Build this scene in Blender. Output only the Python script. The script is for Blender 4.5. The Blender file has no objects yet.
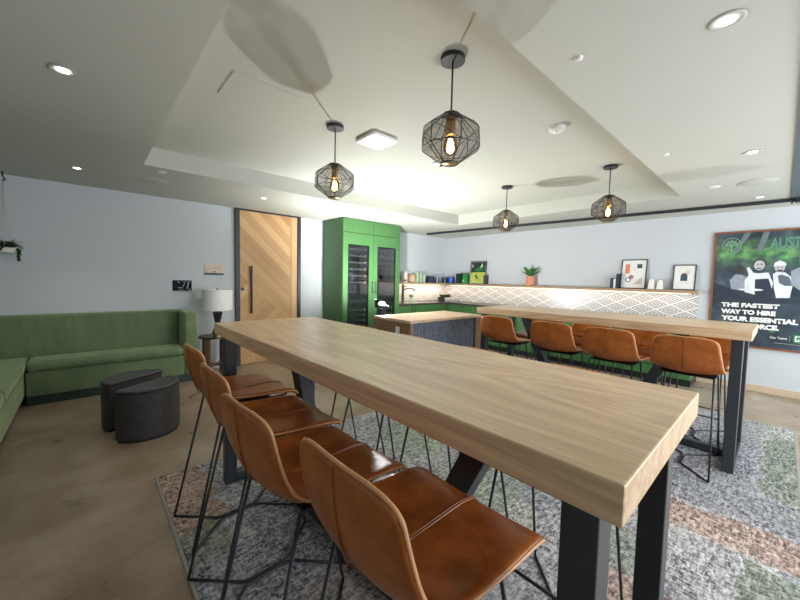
import bpy, bmesh, math, random
from mathutils import Vector, Matrix

R = math.radians
random.seed(7)
SC = bpy.context.scene
COL = SC.collection

# ------------------------------------------------------------------ camera
H, TH = 2.394, 2.571            # soffit and tray heights
XW, YW, XL, YF = 6.532, 5.579, -1.45, -1.9
cam = bpy.data.cameras.new('camera'); camo = bpy.data.objects.new('camera', cam); COL.objects.link(camo)
cam.sensor_width = 36.0; cam.lens = 345.356 / 800 * 36.0; cam.clip_start = 0.02; cam.clip_end = 60
yaw, pit, rol = R(47.847), R(-3.446), R(1.252)
fw = Vector((math.cos(yaw) * math.cos(pit), math.sin(yaw) * math.cos(pit), math.sin(pit)))
r0 = Vector((math.sin(yaw), -math.cos(yaw), 0)); u0 = r0.cross(fw)
r1 = math.cos(rol) * r0 + math.sin(rol) * u0; u1 = -math.sin(rol) * r0 + math.cos(rol) * u0
camo.matrix_world = Matrix(((r1.x, u1.x, -fw.x, 0), (r1.y, u1.y, -fw.y, 0), (r1.z, u1.z, -fw.z, 1.38), (0, 0, 0, 1)))
SC.camera = camo

# ------------------------------------------------------------------ exposure, world, large lights
SC.view_settings.view_transform = 'Standard'; SC.view_settings.look = 'None'
SC.view_settings.gamma = 1.0; SC.view_settings.use_curve_mapping = False
SC.view_settings.exposure = 0.95
SC.cycles.use_denoising = True
SC.cycles.max_bounces = 10; SC.cycles.diffuse_bounces = 6; SC.cycles.transparent_max_bounces = 24
SC.cycles.sample_clamp_indirect = 6.0
SC.cycles.caustics_reflective = False; SC.cycles.caustics_refractive = False
W = bpy.data.worlds.new('world'); SC.world = W; W.use_nodes = True
W.node_tree.nodes['Background'].inputs[0].default_value = (0.86, 0.93, 1.0, 1)
W.node_tree.nodes['Background'].inputs[1].default_value = 1.0

def area(name, loc, rot, sx, sy, power, color):
    l = bpy.data.lights.new(name, 'AREA'); l.shape = 'RECTANGLE'; l.size = sx; l.size_y = sy; l.energy = power; l.color = color
    o = bpy.data.objects.new(name, l); o.location = loc; o.rotation_euler = rot; COL.objects.link(o); return o
def point(name, loc, power, color, rad=0.03):
    l = bpy.data.lights.new(name, 'POINT'); l.energy = power; l.color = color; l.shadow_soft_size = rad
    o = bpy.data.objects.new(name, l); o.location = loc; COL.objects.link(o); return o
# daylight through the window wall to the right of the camera
area('daylight_right', (3.7, YF + 0.08, 1.25), (R(90), 0, 0), 5.2, 2.1, 78, (0.92, 0.96, 1.0))
# bare photo flash standing behind the island
FL = (3.20, 3.93, 1.0)

# ------------------------------------------------------------------ materials
def nodes(name):
    m = bpy.data.materials.new(name); m.use_nodes = True
    nt = m.node_tree; return m, nt, nt.nodes['Principled BSDF']
def N(nt, t, **kw):
    n = nt.nodes.new(t)
    for k, v in kw.items(): setattr(n, k, v)
    return n
def L(nt, a, b): nt.links.new(a, b)
def c4(c): return (c[0], c[1], c[2], 1)
def srgb(r, g, b):
    f = lambda v: (v / 255 / 12.92) if v / 255 <= 0.04045 else ((v / 255 + 0.055) / 1.055) ** 2.4
    return (f(r), f(g), f(b))
def coords(nt, scale=(1, 1, 1), rot=(0, 0, 0)):
    tc = N(nt, 'ShaderNodeTexCoord'); mp = N(nt, 'ShaderNodeMapping')
    mp.inputs['Scale'].default_value = scale; mp.inputs['Rotation'].default_value = rot
    L(nt, tc.outputs['Object'], mp.inputs['Vector']); return mp.outputs['Vector']
def noise(nt, vec, scale, detail=4, rough=0.55, dist=0.0):
    n = N(nt, 'ShaderNodeTexNoise'); n.inputs['Scale'].default_value = scale; n.inputs['Detail'].default_value = detail
    n.inputs['Roughness'].default_value = rough; n.inputs['Distortion'].default_value = dist
    L(nt, vec, n.inputs['Vector']); return n.outputs['Fac']
def ramp(nt, fac, stops):
    r = N(nt, 'ShaderNodeValToRGB'); e = r.color_ramp.elements
    while len(e) < len(stops): e.new(0.5)
    for i, (p, c) in enumerate(stops): e[i].position = p; e[i].color = c4(c)
    L(nt, fac, r.inputs['Fac']); return r.outputs['Color']
def mix(nt, fac, a, b, mode='MIX'):
    m = N(nt, 'ShaderNodeMix', data_type='RGBA', blend_type=mode)
    for s, v in ((m.inputs[0], fac), (m.inputs[6], a), (m.inputs[7], b)):
        if isinstance(v, (int, float)): s.default_value = v
        elif isinstance(v, tuple): s.default_value = c4(v)
        else: L(nt, v, s)
    return m.outputs[2]
def math_(nt, op, a, b=None, c=None):
    m = N(nt, 'ShaderNodeMath', operation=op)
    for i, v in enumerate((a, b, c)):
        if v is None: continue
        if isinstance(v, (int, float)): m.inputs[i].default_value = v
        else: L(nt, v, m.inputs[i])
    return m.outputs[0]
def bump(nt, bs, h, strength, dist=0.002):
    b = N(nt, 'ShaderNodeBump'); b.inputs['Strength'].default_value = strength; b.inputs['Distance'].default_value = dist
    L(nt, h, b.inputs['Height']); L(nt, b.outputs['Normal'], bs.inputs['Normal'])
def mat(name, col, rough=0.5, metal=0.0, var=0.08, vscale=6.0, bs=0.0, bscale=200.0, spec=0.5, coat=0.0):
    m, nt, b = nodes(name); v = coords(nt)
    n = noise(nt, v, vscale)
    lo = tuple(max(0, c * (1 - var)) for c in col); hi = tuple(min(1, c * (1 + var)) for c in col)
    L(nt, ramp(nt, n, [(0.3, lo), (0.7, hi)]), b.inputs['Base Color'])
    b.inputs['Roughness'].default_value = rough; b.inputs['Metallic'].default_value = metal
    b.inputs['Specular IOR Level'].default_value = spec; b.inputs['Coat Weight'].default_value = coat
    if bs: bump(nt, b, noise(nt, v, bscale, 3), bs)
    return m
def emit(name, col, strength):
    m, nt, b = nodes(name); b.inputs['Base Color'].default_value = c4(col)
    b.inputs['Emission Color'].default_value = c4(col); b.inputs['Emission Strength'].default_value = strength; return m
def wood(name, c1, c2, axis='Y', rough=0.45, grain=1.0, spec=0.5, planks=0.0):
    m, nt, b = nodes(name)
    st = {'X': (0.10, 1, 1), 'Y': (1, 0.10, 1), 'Z': (1, 1, 0.10)}[axis]
    v = coords(nt, st)
    big = noise(nt, v, 5.0, 3, 0.5, 0.6)
    rings = math_(nt, 'FRACT', math_(nt, 'MULTIPLY', big, 11.0))
    rings = math_(nt, 'ABSOLUTE', math_(nt, 'SUBTRACT', rings, 0.5))
    fine = noise(nt, coords(nt, tuple(s * (0.35 if s < 1 else 1) for s in st)), 90.0, 4, 0.6)
    t = math_(nt, 'ADD', math_(nt, 'MULTIPLY', rings, 0.75 * grain), math_(nt, 'MULTIPLY', fine, 0.75))
    col = ramp(nt, t, [(0.2, c2), (0.75, c1)])
    L(nt, col, b.inputs['Base Color']); b.inputs['Roughness'].default_value = rough
    b.inputs['Specular IOR Level'].default_value = spec
    bump(nt, b, t, 0.12, 0.001)
    return m

M = {}
M['wall'] = mat('wall_paint', (0.60, 0.64, 0.68), 0.75, var=0.015, vscale=1.2)
M['ceil'] = mat('ceiling_paint', (0.525, 0.545, 0.495), 0.8, var=0.012, vscale=1.0)
M['white'] = mat('white_plastic', (0.82, 0.82, 0.82), 0.35, var=0.02)
M['greyring'] = mat('speaker_grille', (0.52, 0.53, 0.50), 0.7, var=0.03)
M['black'] = mat('black_powder_coat', (0.018, 0.02, 0.024), 0.42, var=0.12, vscale=20, bs=0.05, bscale=400)
M['steel'] = mat('charcoal_steel', (0.030, 0.036, 0.046), 0.4, var=0.15, vscale=12, bs=0.04, bscale=500)
M['header'] = mat('dark_header', (0.10, 0.13, 0.16), 0.5, var=0.08)
M['oak'] = wood('pale_oak', srgb(230, 202, 166), srgb(188, 156, 120), 'Y', 0.34, 0.75)
M['oak_x'] = wood('pale_oak_crosswise', srgb(222, 192, 164), srgb(194, 162, 134), 'X', 0.4, 0.7)
M['oak_z'] = wood('shaded_oak_upright', srgb(150, 120, 92), srgb(112, 86, 64), 'Z', 0.5, 0.7)  # oak browned to hold the shade of the island's left end
M['shelfwood'] = wood('shelf_oak', srgb(190, 160, 128), srgb(150, 122, 96), 'Y', 0.5, 0.6)
M['tablewood'] = wood('brown_timber', srgb(120, 92, 70), srgb(84, 62, 46), 'Z', 0.5)
M['baseb'] = mat('beige_baseboard', srgb(205, 185, 160), 0.5, var=0.05)
M['green'] = mat('green_lacquer', srgb(68, 114, 64), 0.42, var=0.05, vscale=3)
M['worktop'] = mat('dark_stone', (0.06, 0.05, 0.045), 0.25, var=0.3, vscale=60)
M['gold'] = mat('brass', (0.75, 0.50, 0.22), 0.3, 1.0, var=0.05)
M['chrome'] = mat('chrome', (0.75, 0.76, 0.78), 0.15, 1.0, var=0.02)
M['bronze'] = mat('dark_bronze', (0.06, 0.055, 0.05), 0.35, 0.6, var=0.15)
M['shade'] = mat('lamp_fabric', (0.90, 0.90, 0.90), 0.9, var=0.03, vscale=30, bs=0.1, bscale=500)
M['charcoal'] = mat('charcoal_vinyl', (0.040, 0.038, 0.043), 0.42, var=0.25, vscale=14, bs=0.2, bscale=220)
M['dkbase'] = mat('dark_plinth', (0.03, 0.055, 0.055), 0.6, var=0.2, vscale=8)
M['leaf'] = mat('leaf_green', srgb(62, 120, 58), 0.45, var=0.3, vscale=20)
M['leafdk'] = mat('dark_leaf', srgb(38, 70, 36), 0.5, var=0.35, vscale=30)
M['terra'] = mat('terracotta', srgb(222, 150, 116), 0.7, var=0.08, vscale=18)
M['cord'] = mat('pale_rope', (0.62, 0.62, 0.58), 0.9, var=0.1, vscale=90)
M['rugedge'] = mat('rug_binding', srgb(150, 148, 140), 0.9, var=0.15, vscale=60)
M['navy'] = mat('navy_glaze', srgb(35, 44, 70), 0.3, var=0.15)
M['blue'] = mat('cobalt_glaze', srgb(28, 88, 190), 0.3, var=0.1)
M['mint'] = mat('mint_paper', srgb(190, 220, 190), 0.6, var=0.06)
M['cream'] = mat('cream_card', srgb(235, 232, 225), 0.6, var=0.03)
M['kraft'] = mat('kraft_brown', srgb(200, 160, 120), 0.7, var=0.1, vscale=20)
M['dkgreen'] = mat('bottle_green', srgb(22, 58, 42), 0.35, var=0.2)
M['emerald'] = mat('emerald_green', srgb(30, 128, 60), 0.35, var=0.15)
M['greybox'] = mat('grey_box', srgb(168, 172, 176), 0.6, var=0.05)
M['dkbox'] = mat('dark_planter', srgb(52, 50, 48), 0.6, var=0.15)
M['paper'] = mat('white_paper', (0.84, 0.84, 0.83), 0.7, var=0.01)
M['orange'] = mat('orange_ink', srgb(222, 140, 104), 0.7, var=0.05)
M['slate'] = mat('slate_ink', srgb(66, 80, 98), 0.7, var=0.06)
M['peach'] = mat('peach_ink', srgb(240, 206, 180), 0.7, var=0.04)
M['pinkgrey'] = mat('pink_grey_ink', srgb(205, 190, 180), 0.7, var=0.04)
M['mauve'] = mat('mauve_ink', srgb(165, 120, 130), 0.7, var=0.05)
M['frameblk'] = mat('thin_dark_frame', srgb(60, 62, 68), 0.45, var=0.08)
M['posterframe'] = wood('red_brown_frame', srgb(150, 92, 64), srgb(112, 64, 44), 'Z', 0.45)
M['tan_sign'] = mat('tan_plaque', srgb(222, 205, 184), 0.6, var=0.03)
M['ink'] = mat('dark_ink', srgb(60, 56, 54), 0.7, var=0.05)
M['lightink'] = mat('pale_grey_ink', srgb(170, 178, 188), 0.6, var=0.05)
M['blackgloss'] = mat('black_panel', (0.008, 0.010, 0.017), 0.6, var=0.2, vscale=30, spec=0.15)
M['limepic'] = mat('lime_print', srgb(196, 205, 96), 0.6, var=0.14, vscale=14)
M['dkpic'] = mat('dark_forest_print', srgb(36, 52, 46), 0.6, var=0.6, vscale=18)
M['lit'] = emit('lit_lens', (1.0, 0.93, 0.82), 4.5)
M['bulb'] = emit('filament_bulb', (1.0, 0.72, 0.38), 30.0)
M['led'] = emit('led_strip', (1.0, 0.80, 0.60), 2.5)
M['flashlens'] = emit('flash_tube', (1.0, 0.985, 0.95), 2150.0)
M['rackink'] = mat('rack_tag', srgb(214, 190, 130), 0.5, var=0.05)
M['rackwood'] = mat('rack_front', srgb(120, 122, 128), 0.4, 0.3, var=0.1)
M['interior'] = mat('cooler_interior', (0.025, 0.027, 0.032), 0.5, var=0.2)

def leather():
    m, nt, b = nodes('cognac_leather'); v = coords(nt)
    n1 = noise(nt, v, 7.0, 4, 0.6); n2 = noise(nt, v, 70.0, 3)
    c = ramp(nt, n1, [(0.25, srgb(112, 58, 22)), (0.5, srgb(156, 86, 34)), (0.78, srgb(192, 114, 54))])
    c = mix(nt, 0.25, c, mix(nt, 1.0, c, ramp(nt, n2, [(0.35, (0.7, 0.7, 0.7)), (0.65, (1.1, 1.1, 1.1))]), 'MULTIPLY'))
    L(nt, c, b.inputs['Base Color']); b.inputs['Roughness'].default_value = 0.30
    b.inputs['Specular IOR Level'].default_value = 0.45
    bump(nt, b, math_(nt, 'ADD', noise(nt, v, 260, 3), math_(nt, 'MULTIPLY', noise(nt, v, 9, 2), 2.0)), 0.16, 0.002)
    return m
M['leather'] = leather()
M['piping'] = mat('leather_edge', srgb(214, 160, 112), 0.45, var=0.12, vscale=30)
def velvet():
    m, nt, b = nodes('green_velvet'); v = coords(nt, (1, 1, 0.25))
    n = noise(nt, v, 9.0, 5, 0.6); n2 = noise(nt, coords(nt), 2.2, 3)
    t = math_(nt, 'ADD', math_(nt, 'MULTIPLY', n, 0.6), math_(nt, 'MULTIPLY', n2, 0.4))
    L(nt, ramp(nt, t, [(0.3, srgb(88, 110, 82)), (0.55, srgb(110, 130, 95)), (0.8, srgb(140, 154, 106))]), b.inputs['Base Color'])
    b.inputs['Roughness'].default_value = 0.8; b.inputs['Sheen Weight'].default_value = 0.5; b.inputs['Sheen Roughness'].default_value = 0.4
    b.inputs['Sheen Tint'].default_value = (0.8, 0.95, 0.6, 1)
    bump(nt, b, noise(nt, coords(nt), 60, 3), 0.15, 0.002); return m
M['velvet'] = velvet()
def concrete():
    m, nt, b = nodes('stained_concrete'); v = coords(nt)
    n = noise(nt, v, 0.9, 6, 0.62, 0.8); n2 = noise(nt, v, 3.0, 5, 0.5, 0.5); n3 = noise(nt, v, 40, 3)
    t = math_(nt, 'ADD', math_(nt, 'ADD', math_(nt, 'MULTIPLY', n, 0.5), math_(nt, 'MULTIPLY', n2, 0.4)), math_(nt, 'MULTIPLY', n3, 0.1))
    L(nt, ramp(nt, t, [(0.26, srgb(96, 80, 62)), (0.46, srgb(140, 122, 101)), (0.60, srgb(166, 150, 131)), (0.72, srgb(190, 178, 162))]), b.inputs['Base Color'])
    rr = N(nt, 'ShaderNodeMapRange'); rr.inputs['To Min'].default_value = 0.2; rr.inputs['To Max'].default_value = 0.42
    L(nt, n2, rr.inputs['Value']); L(nt, rr.outputs[0], b.inputs['Roughness'])
    bump(nt, b, n2, 0.03, 0.002); return m
M['concrete'] = concrete()
def rug_mat():
    m, nt, b = nodes('patchwork_rug')
    tc = N(nt, 'ShaderNodeTexCoord'); v = tc.outputs['Object']
    # wobble the patch borders a little
    wn = N(nt, 'ShaderNodeTexNoise'); wn.inputs['Scale'].default_value = 4.5; wn.inputs['Detail'].default_value = 6; L(nt, v, wn.inputs['Vector'])
    w2 = N(nt, 'ShaderNodeVectorMath', operation='MULTIPLY_ADD'); L(nt, wn.outputs['Color'], w2.inputs[0])
    w2.inputs[1].default_value = (0.17, 0.17, 0); L(nt, v, w2.inputs[2])
    sep = N(nt, 'ShaderNodeSeparateXYZ'); L(nt, w2.outputs[0], sep.inputs[0]); X, Y = sep.outputs[0], sep.outputs[1]
    br = N(nt, 'ShaderNodeTexBrick'); br.inputs['Scale'].default_value = 1.0; br.inputs['Brick Width'].default_value = 0.78; br.inputs['Row Height'].default_value = 0.46
    br.inputs['Mortar Size'].default_value = 0.006; br.offset = 0.37; br.inputs['Color1'].default_value = (0, 0, 0, 1); br.inputs['Color2'].default_value = (1, 1, 1, 1)
    br.inputs['Mortar'].default_value = (0.5, 0.5, 0.5, 1); L(nt, w2.outputs[0], br.inputs['Vector'])
    base = ramp(nt, br.outputs['Color'], [(0.0, srgb(170, 170, 174)), (0.22, srgb(196, 194, 194)), (0.4, srgb(156, 158, 164)), (0.6, srgb(188, 186, 188)), (0.8, srgb(176, 182, 168)), (1.0, srgb(202, 198, 198))])
    def box(x0, x1, y0, y1):
        a = math_(nt, 'MULTIPLY', math_(nt, 'GREATER_THAN', X, x0), math_(nt, 'LESS_THAN', X, x1))
        c = math_(nt, 'MULTIPLY', math_(nt, 'GREATER_THAN', Y, y0), math_(nt, 'LESS_THAN', Y, y1))
        return math_(nt, 'MULTIPLY', a, c)
    O_, G_, K_ = srgb(196, 160, 140), srgb(128, 142, 116), srgb(96, 100, 108)
    for rect, c, s in (((0.2, 0.66, 2.1, 3.0), srgb(190, 152, 120), 0.85), ((0.2, 0.62, 1.86, 2.15), srgb(120, 126, 100), 0.8),
                       ((0.2, 1.05, 1.42, 1.86), srgb(136, 140, 150), 0.7), ((0.2, 1.5, 1.08, 1.42), srgb(178, 158, 148), 0.6),
                       ((2.56, 2.88, -0.3, 0.86), O_, 0.9), ((2.93, 3.32, -0.3, 0.9), srgb(120, 124, 132), 0.5), ((3.34, 4.75, -0.3, 0.10), G_, 0.85), ((2.16, 2.5, -0.04, 0.14), G_, 0.9),
                       ((2.16, 2.5, -0.3, -0.04), srgb(190, 196, 180), 0.8), ((1.4, 1.95, 0.2, 0.62), O_, 0.85), ((1.95, 2.3, 0.45, 0.72), srgb(126, 140, 118), 0.6), ((1.75, 2.75, 1.15, 1.72), srgb(146, 162, 134), 0.65),
                       ((1.9, 2.9, 1.9, 2.5), srgb(150, 168, 140), 0.65), ((3.36, 5.2, 0.16, 0.55), srgb(142, 144, 152), 0.6), ((0.9, 1.6, 0.1, 0.5), srgb(182, 160, 150), 0.6)):
        base = mix(nt, math_(nt, 'MULTIPLY', box(*rect), s * 0.74), base, c)
    # worn pile: woven streaks, flecks and pale threadbare marks
    n1 = noise(nt, coords(nt, (1.0, 3.0, 1)), 20, 6, 0.82); n2 = noise(nt, coords(nt, (2.6, 1.0, 1)), 27, 6, 0.82); n3 = noise(nt, coords(nt), 3.2, 4, 0.6)
    fleck = math_(nt, 'ADD', math_(nt, 'MULTIPLY', n1, 0.55), math_(nt, 'MULTIPLY', n2, 0.45))
    dark = ramp(nt, fleck, [(0.42, (0.05, 0.053, 0.063)), (0.485, (0.40, 0.40, 0.42)), (0.52, (0.88, 0.88, 0.88)), (0.59, (1.45, 1.45, 1.45))])
    amt = ramp(nt, n3, [(0.35, (0.7, 0.7, 0.7)), (0.6, (1, 1, 1))])
    col = mix(nt, amt, base, mix(nt, 1.0, base, dark, 'MULTIPLY'))
    vo = N(nt, 'ShaderNodeTexVoronoi', feature='DISTANCE_TO_EDGE'); vo.inputs['Scale'].default_value = 11.0; L(nt, w2.outputs[0], vo.inputs['Vector'])
    vein = math_(nt, 'LESS_THAN', vo.outputs['Distance'], 0.025)
    col = mix(nt, math_(nt, 'MULTIPLY', vein, 0.25), col, srgb(200, 198, 196))
    L(nt, col, b.inputs['Base Color']); b.inputs['Roughness'].default_value = 0.95; b.inputs['Specular IOR Level'].default_value = 0.15
    bump(nt, b, fleck, 0.5, 0.004); return m
M['rug'] = rug_mat()
def tile_mat(name, hor, dash, light):
    m, nt, b = nodes(name); tc = N(nt, 'ShaderNodeTexCoord'); sep = N(nt, 'ShaderNodeSeparateXYZ'); L(nt, tc.outputs['Object'], sep.inputs[0])
    U, V = sep.outputs[hor], sep.outputs[2]
    def tri(x, p, o):
        f = math_(nt, 'FRACT', math_(nt, 'ADD', math_(nt, 'DIVIDE', x, p), o)); return math_(nt, 'ABSOLUTE', math_(nt, 'SUBTRACT', f, 0.5))
    d = math_(nt, 'ADD', tri(U, 0.357, 0.36), tri(V, 0.166, 0.47))
    dd = math_(nt, 'SUBTRACT', 0.5, math_(nt, 'ABSOLUTE', math_(nt, 'SUBTRACT', d, 0.5)))       # 0 at a diamond's middle, 0.5 on the white cross
    line = None
    for c in (0.10, 0.24, 0.38):
        k = math_(nt, 'LESS_THAN', math_(nt, 'ABSOLUTE', math_(nt, 'SUBTRACT', dd, c)), 0.026)
        line = k if line is None else math_(nt, 'MAXIMUM', line, k)
    L(nt, mix(nt, math_(nt, 'MULTIPLY', line, 0.9), light, dash), b.inputs['Base Color']); b.inputs['Roughness'].default_value = 0.28; return m
M['tile_r'] = tile_mat('diamond_tile', 1, srgb(60, 58, 58), (0.84, 0.83, 0.81))
M['tile_b'] = tile_mat('diamond_tile_sink', 0, srgb(178, 168, 158), (0.84, 0.82, 0.79))
def chevron():
    m, nt, b = nodes('chevron_oak'); tc = N(nt, 'ShaderNodeTexCoord'); sep = N(nt, 'ShaderNodeSeparateXYZ'); L(nt, tc.outputs['Object'], sep.inputs[0])
    X, Z = sep.outputs[0], sep.outputs[2]
    s1 = math_(nt, 'ADD', Z, math_(nt, 'MULTIPLY', X, 0.98)); s2 = math_(nt, 'SUBTRACT', Z, math_(nt, 'MULTIPLY', X, 0.98))
    lower = math_(nt, 'LESS_THAN', s1, 1.42)                       # planks turn the other way below the diagonal
    pick = N(nt, 'ShaderNodeMix', data_type='FLOAT'); L(nt, lower, pick.inputs[0]); L(nt, s1, pick.inputs[2]); L(nt, s2, pick.inputs[3])
    s = pick.outputs[0]
    stile = math_(nt, 'GREATER_THAN', X, 0.80)
    pick2 = N(nt, 'ShaderNodeMix', data_type='FLOAT'); L(nt, stile, pick2.inputs[0]); L(nt, s, pick2.inputs[2]); L(nt, X, pick2.inputs[3]); s = pick2.outputs[0]
    k = math_(nt, 'FLOOR', math_(nt, 'DIVIDE', s, 0.165)); wn = N(nt, 'ShaderNodeTexWhiteNoise', noise_dimensions='1D')
    L(nt, math_(nt, 'ADD', math_(nt, 'ADD', k, math_(nt, 'MULTIPLY', lower, 31.0)), math_(nt, 'MULTIPLY', stile, 57)), wn.inputs['W'])
    col = ramp(nt, wn.outputs['Value'], [(0.0, srgb(188, 144, 96)), (0.5, srgb(202, 160, 110)), (1.0, srgb(222, 182, 132))])
    edge = math_(nt, 'LESS_THAN', math_(nt, 'FRACT', math_(nt, 'DIVIDE', s, 0.165)), 0.035)
    g = noise(nt, coords(nt, (5, 5, 5)), 9, 4, 0.6, 1.5)
    col = mix(nt, 1.0, col, ramp(nt, g, [(0.3, (0.86, 0.85, 0.84)), (0.7, (1.06, 1.06, 1.06))]), 'MULTIPLY')
    col = mix(nt, math_(nt, 'MULTIPLY', edge, 0.5), col, srgb(140, 100, 58))
    L(nt, col, b.inputs['Base Color']); b.inputs['Roughness'].default_value = 0.5; return m
M['chevron'] = chevron()
def woven():
    m, nt, b = nodes('slate_woven_panel'); v = coords(nt)
    a = noise(nt, coords(nt, (1, 1, 6)), 30, 3); c = noise(nt, coords(nt, (9, 9, 1)), 12, 3)
    t = math_(nt, 'ADD', math_(nt, 'MULTIPLY', a, 0.5), math_(nt, 'MULTIPLY', c, 0.5))
    L(nt, ramp(nt, t, [(0.36, srgb(58, 64, 78)), (0.5, srgb(92, 98, 112)), (0.64, srgb(128, 132, 142))]), b.inputs['Base Color'])
    b.inputs['Roughness'].default_value = 0.7; bump(nt, b, t, 0.5, 0.004); return m
M['woven'] = woven()
def glassy(name, tint, refl):
    m = bpy.data.materials.new(name); m.use_nodes = True; nt = m.node_tree; nt.nodes.clear()
    out = N(nt, 'ShaderNodeOutputMaterial'); t = N(nt, 'ShaderNodeBsdfTransparent'); t.inputs[0].default_value = c4(tint)
    g = N(nt, 'ShaderNodeBsdfGlossy'); g.inputs['Roughness'].default_value = 0.03; mx = N(nt, 'ShaderNodeMixShader')
    fr = N(nt, 'ShaderNodeFresnel'); fr.inputs[0].default_value = 1.5
    L(nt, math_(nt, 'ADD', math_(nt, 'MULTIPLY', fr.outputs[0], 0.9), refl), mx.inputs[0]); L(nt, t.outputs[0], mx.inputs[1]); L(nt, g.outputs[0], mx.inputs[2]); L(nt, mx.outputs[0], out.inputs[0]); return m
M['glass'] = glassy('cooler_glass', (0.72, 0.74, 0.76), 0.06)
M['clear'] = glassy('clear_glass', (0.92, 0.95, 0.97), 0.05)
M['amber'] = glassy('amber_glass', (0.95, 0.70, 0.36), 0.05)
def gauze():
    m = bpy.data.materials.new('black_thread_gauze'); m.use_nodes = True; nt = m.node_tree; b = nt.nodes['Principled BSDF']; out = nt.nodes['Material Output']
    b.inputs['Base Color'].default_value = (0.03, 0.03, 0.033, 1); b.inputs['Roughness'].default_value = 0.6
    t = N(nt, 'ShaderNodeBsdfTransparent'); mx = N(nt, 'ShaderNodeMixShader'); v = coords(nt, (1, 1, 1))
    L(nt, ramp(nt, noise(nt, v, 160, 2), [(0.4, (0.32, 0.32, 0.32)), (0.6, (0.52, 0.52, 0.52))]), mx.inputs[0])
    L(nt, t.outputs[0], mx.inputs[1]); L(nt, b.outputs[0], mx.inputs[2]); L(nt, mx.outputs[0], out.inputs[0]); return m
M['gauze'] = gauze()
def poster_bg():
    m, nt, b = nodes('poster_photo'); v = coords(nt)
    n = noise(nt, v, 3.5, 4, 0.5, 0.5)
    col = ramp(nt, n, [(0.3, srgb(42, 50, 58)), (0.55, srgb(68, 80, 92)), (0.75, srgb(100, 116, 118))])
    tc = N(nt, 'ShaderNodeTexCoord'); sep = N(nt, 'ShaderNodeSeparateXYZ'); L(nt, tc.outputs['Object'], sep.inputs[0])
    band = math_(nt, 'SUBTRACT', 1.0, math_(nt, 'MULTIPLY', math_(nt, 'ABSOLUTE', math_(nt, 'SUBTRACT', sep.outputs[2], 1.25)), 4.6))   # printed greenery behind the cooks
    lump = math_(nt, 'MULTIPLY', math_(nt, 'SUBTRACT', noise(nt, v, 5.5, 2, 0.4), 0.30), 3.2)
    g = N(nt, 'ShaderNodeClamp'); L(nt, math_(nt, 'MULTIPLY', band, lump), g.inputs[0])
    col = mix(nt, g.outputs[0], col, ramp(nt, noise(nt, v, 12, 2), [(0.35, srgb(70, 130, 84)), (0.65, srgb(138, 196, 118))]))
    L(nt, col, b.inputs['Base Color'])
    b.inputs['Roughness'].default_value = 0.25; return m
M['posterbg'] = poster_bg()
for k, c in dict(pgreen=(120, 190, 104), pgreen2=(84, 150, 96), pwhite=(226, 232, 238), pgrey=(150, 160, 170), pskin=(70, 66, 66), pface=(188, 186, 188), papron=(52, 62, 74), pvest=(98, 108, 120), pbeam=(112, 124, 128), pdim=(98, 148, 128), pemblem=(140, 186, 150), plogo=(58, 130, 84)).items():
    M[k] = mat('print_' + k[1:], srgb(*c), 0.3, var=0.12, vscale=20)

# ------------------------------------------------------------------ mesh helpers
def box(bm, x0, x1, y0, y1, z0, z1):
    vs = [bm.verts.new((x, y, z)) for z in (z0, z1) for y in (y0, y1) for x in (x0, x1)]
    for f in ((0, 2, 3, 1), (4, 5, 7, 6), (0, 1, 5, 4), (2, 6, 7, 3), (0, 4, 6, 2), (1, 3, 7, 5)):
        bm.faces.new([vs[i] for i in f])
    return bm
def prism(bm, pts, z0, z1):
    lo = [bm.verts.new((p[0], p[1], z0)) for p in pts]; hi = [bm.verts.new((p[0], p[1], z1)) for p in pts]; n = len(pts)
    bm.faces.new(lo[::-1]); bm.faces.new(hi)
    for i in range(n): bm.faces.new((lo[i], lo[(i + 1) % n], hi[(i + 1) % n], hi[i]))
    return bm
def tube(bm, pts, r, seg=8, closed=False):
    pts = [Vector(p) for p in pts]; n = len(pts); rings = []; up = None
    for i, p in enumerate(pts):
        a = pts[(i - 1) % n] if (i > 0 or closed) else p; c = pts[(i + 1) % n] if (i < n - 1 or closed) else p
        d1 = (p - a).normalized() if (p - a).length > 1e-9 else None; d2 = (c - p).normalized() if (c - p).length > 1e-9 else None
        t = ((d1 or d2) + (d2 or d1)).normalized()
        if up is None: up = t.orthogonal().normalized()
        up = (up - t * up.dot(t)); up = up.normalized() if up.length > 1e-6 else t.orthogonal().normalized()
        s = t.cross(up); k = 1.0
        if d1 and d2:
            ch = math.sqrt(max(0.2, (1 + d1.dot(d2)) / 2)); k = min(1.6, 1 / ch)
        rr = r[i] if isinstance(r, (list, tuple)) else r
        rings.append([bm.verts.new(p + (up * math.cos(2 * math.pi * j / seg) + s * math.sin(2 * math.pi * j / seg)) * rr * (k if k < 1.3 else 1.15)) for j in range(seg)])
    for i in range(n if closed else n - 1):
        a, c = rings[i], rings[(i + 1) % n]
        for j in range(seg): bm.faces.new((a[j], a[(j + 1) % seg], c[(j + 1) % seg], c[j]))
    if not closed: bm.faces.new(rings[0][::-1]); bm.faces.new(rings[-1])
    return bm
def lathe(bm, prof, c=(0, 0), seg=32, cap=True):
    rings = [[bm.verts.new((c[0] + max(r, 1e-4) * math.cos(2 * math.pi * j / seg), c[1] + max(r, 1e-4) * math.sin(2 * math.pi * j / seg), z)) for j in range(seg)] for r, z in prof]
    for a, b in zip(rings, rings[1:]):
        for j in range(seg): bm.faces.new((a[j], a[(j + 1) % seg], b[(j + 1) % seg], b[j]))
    if cap: bm.faces.new(rings[0][::-1]); bm.faces.new(rings[-1])
    return bm
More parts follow.
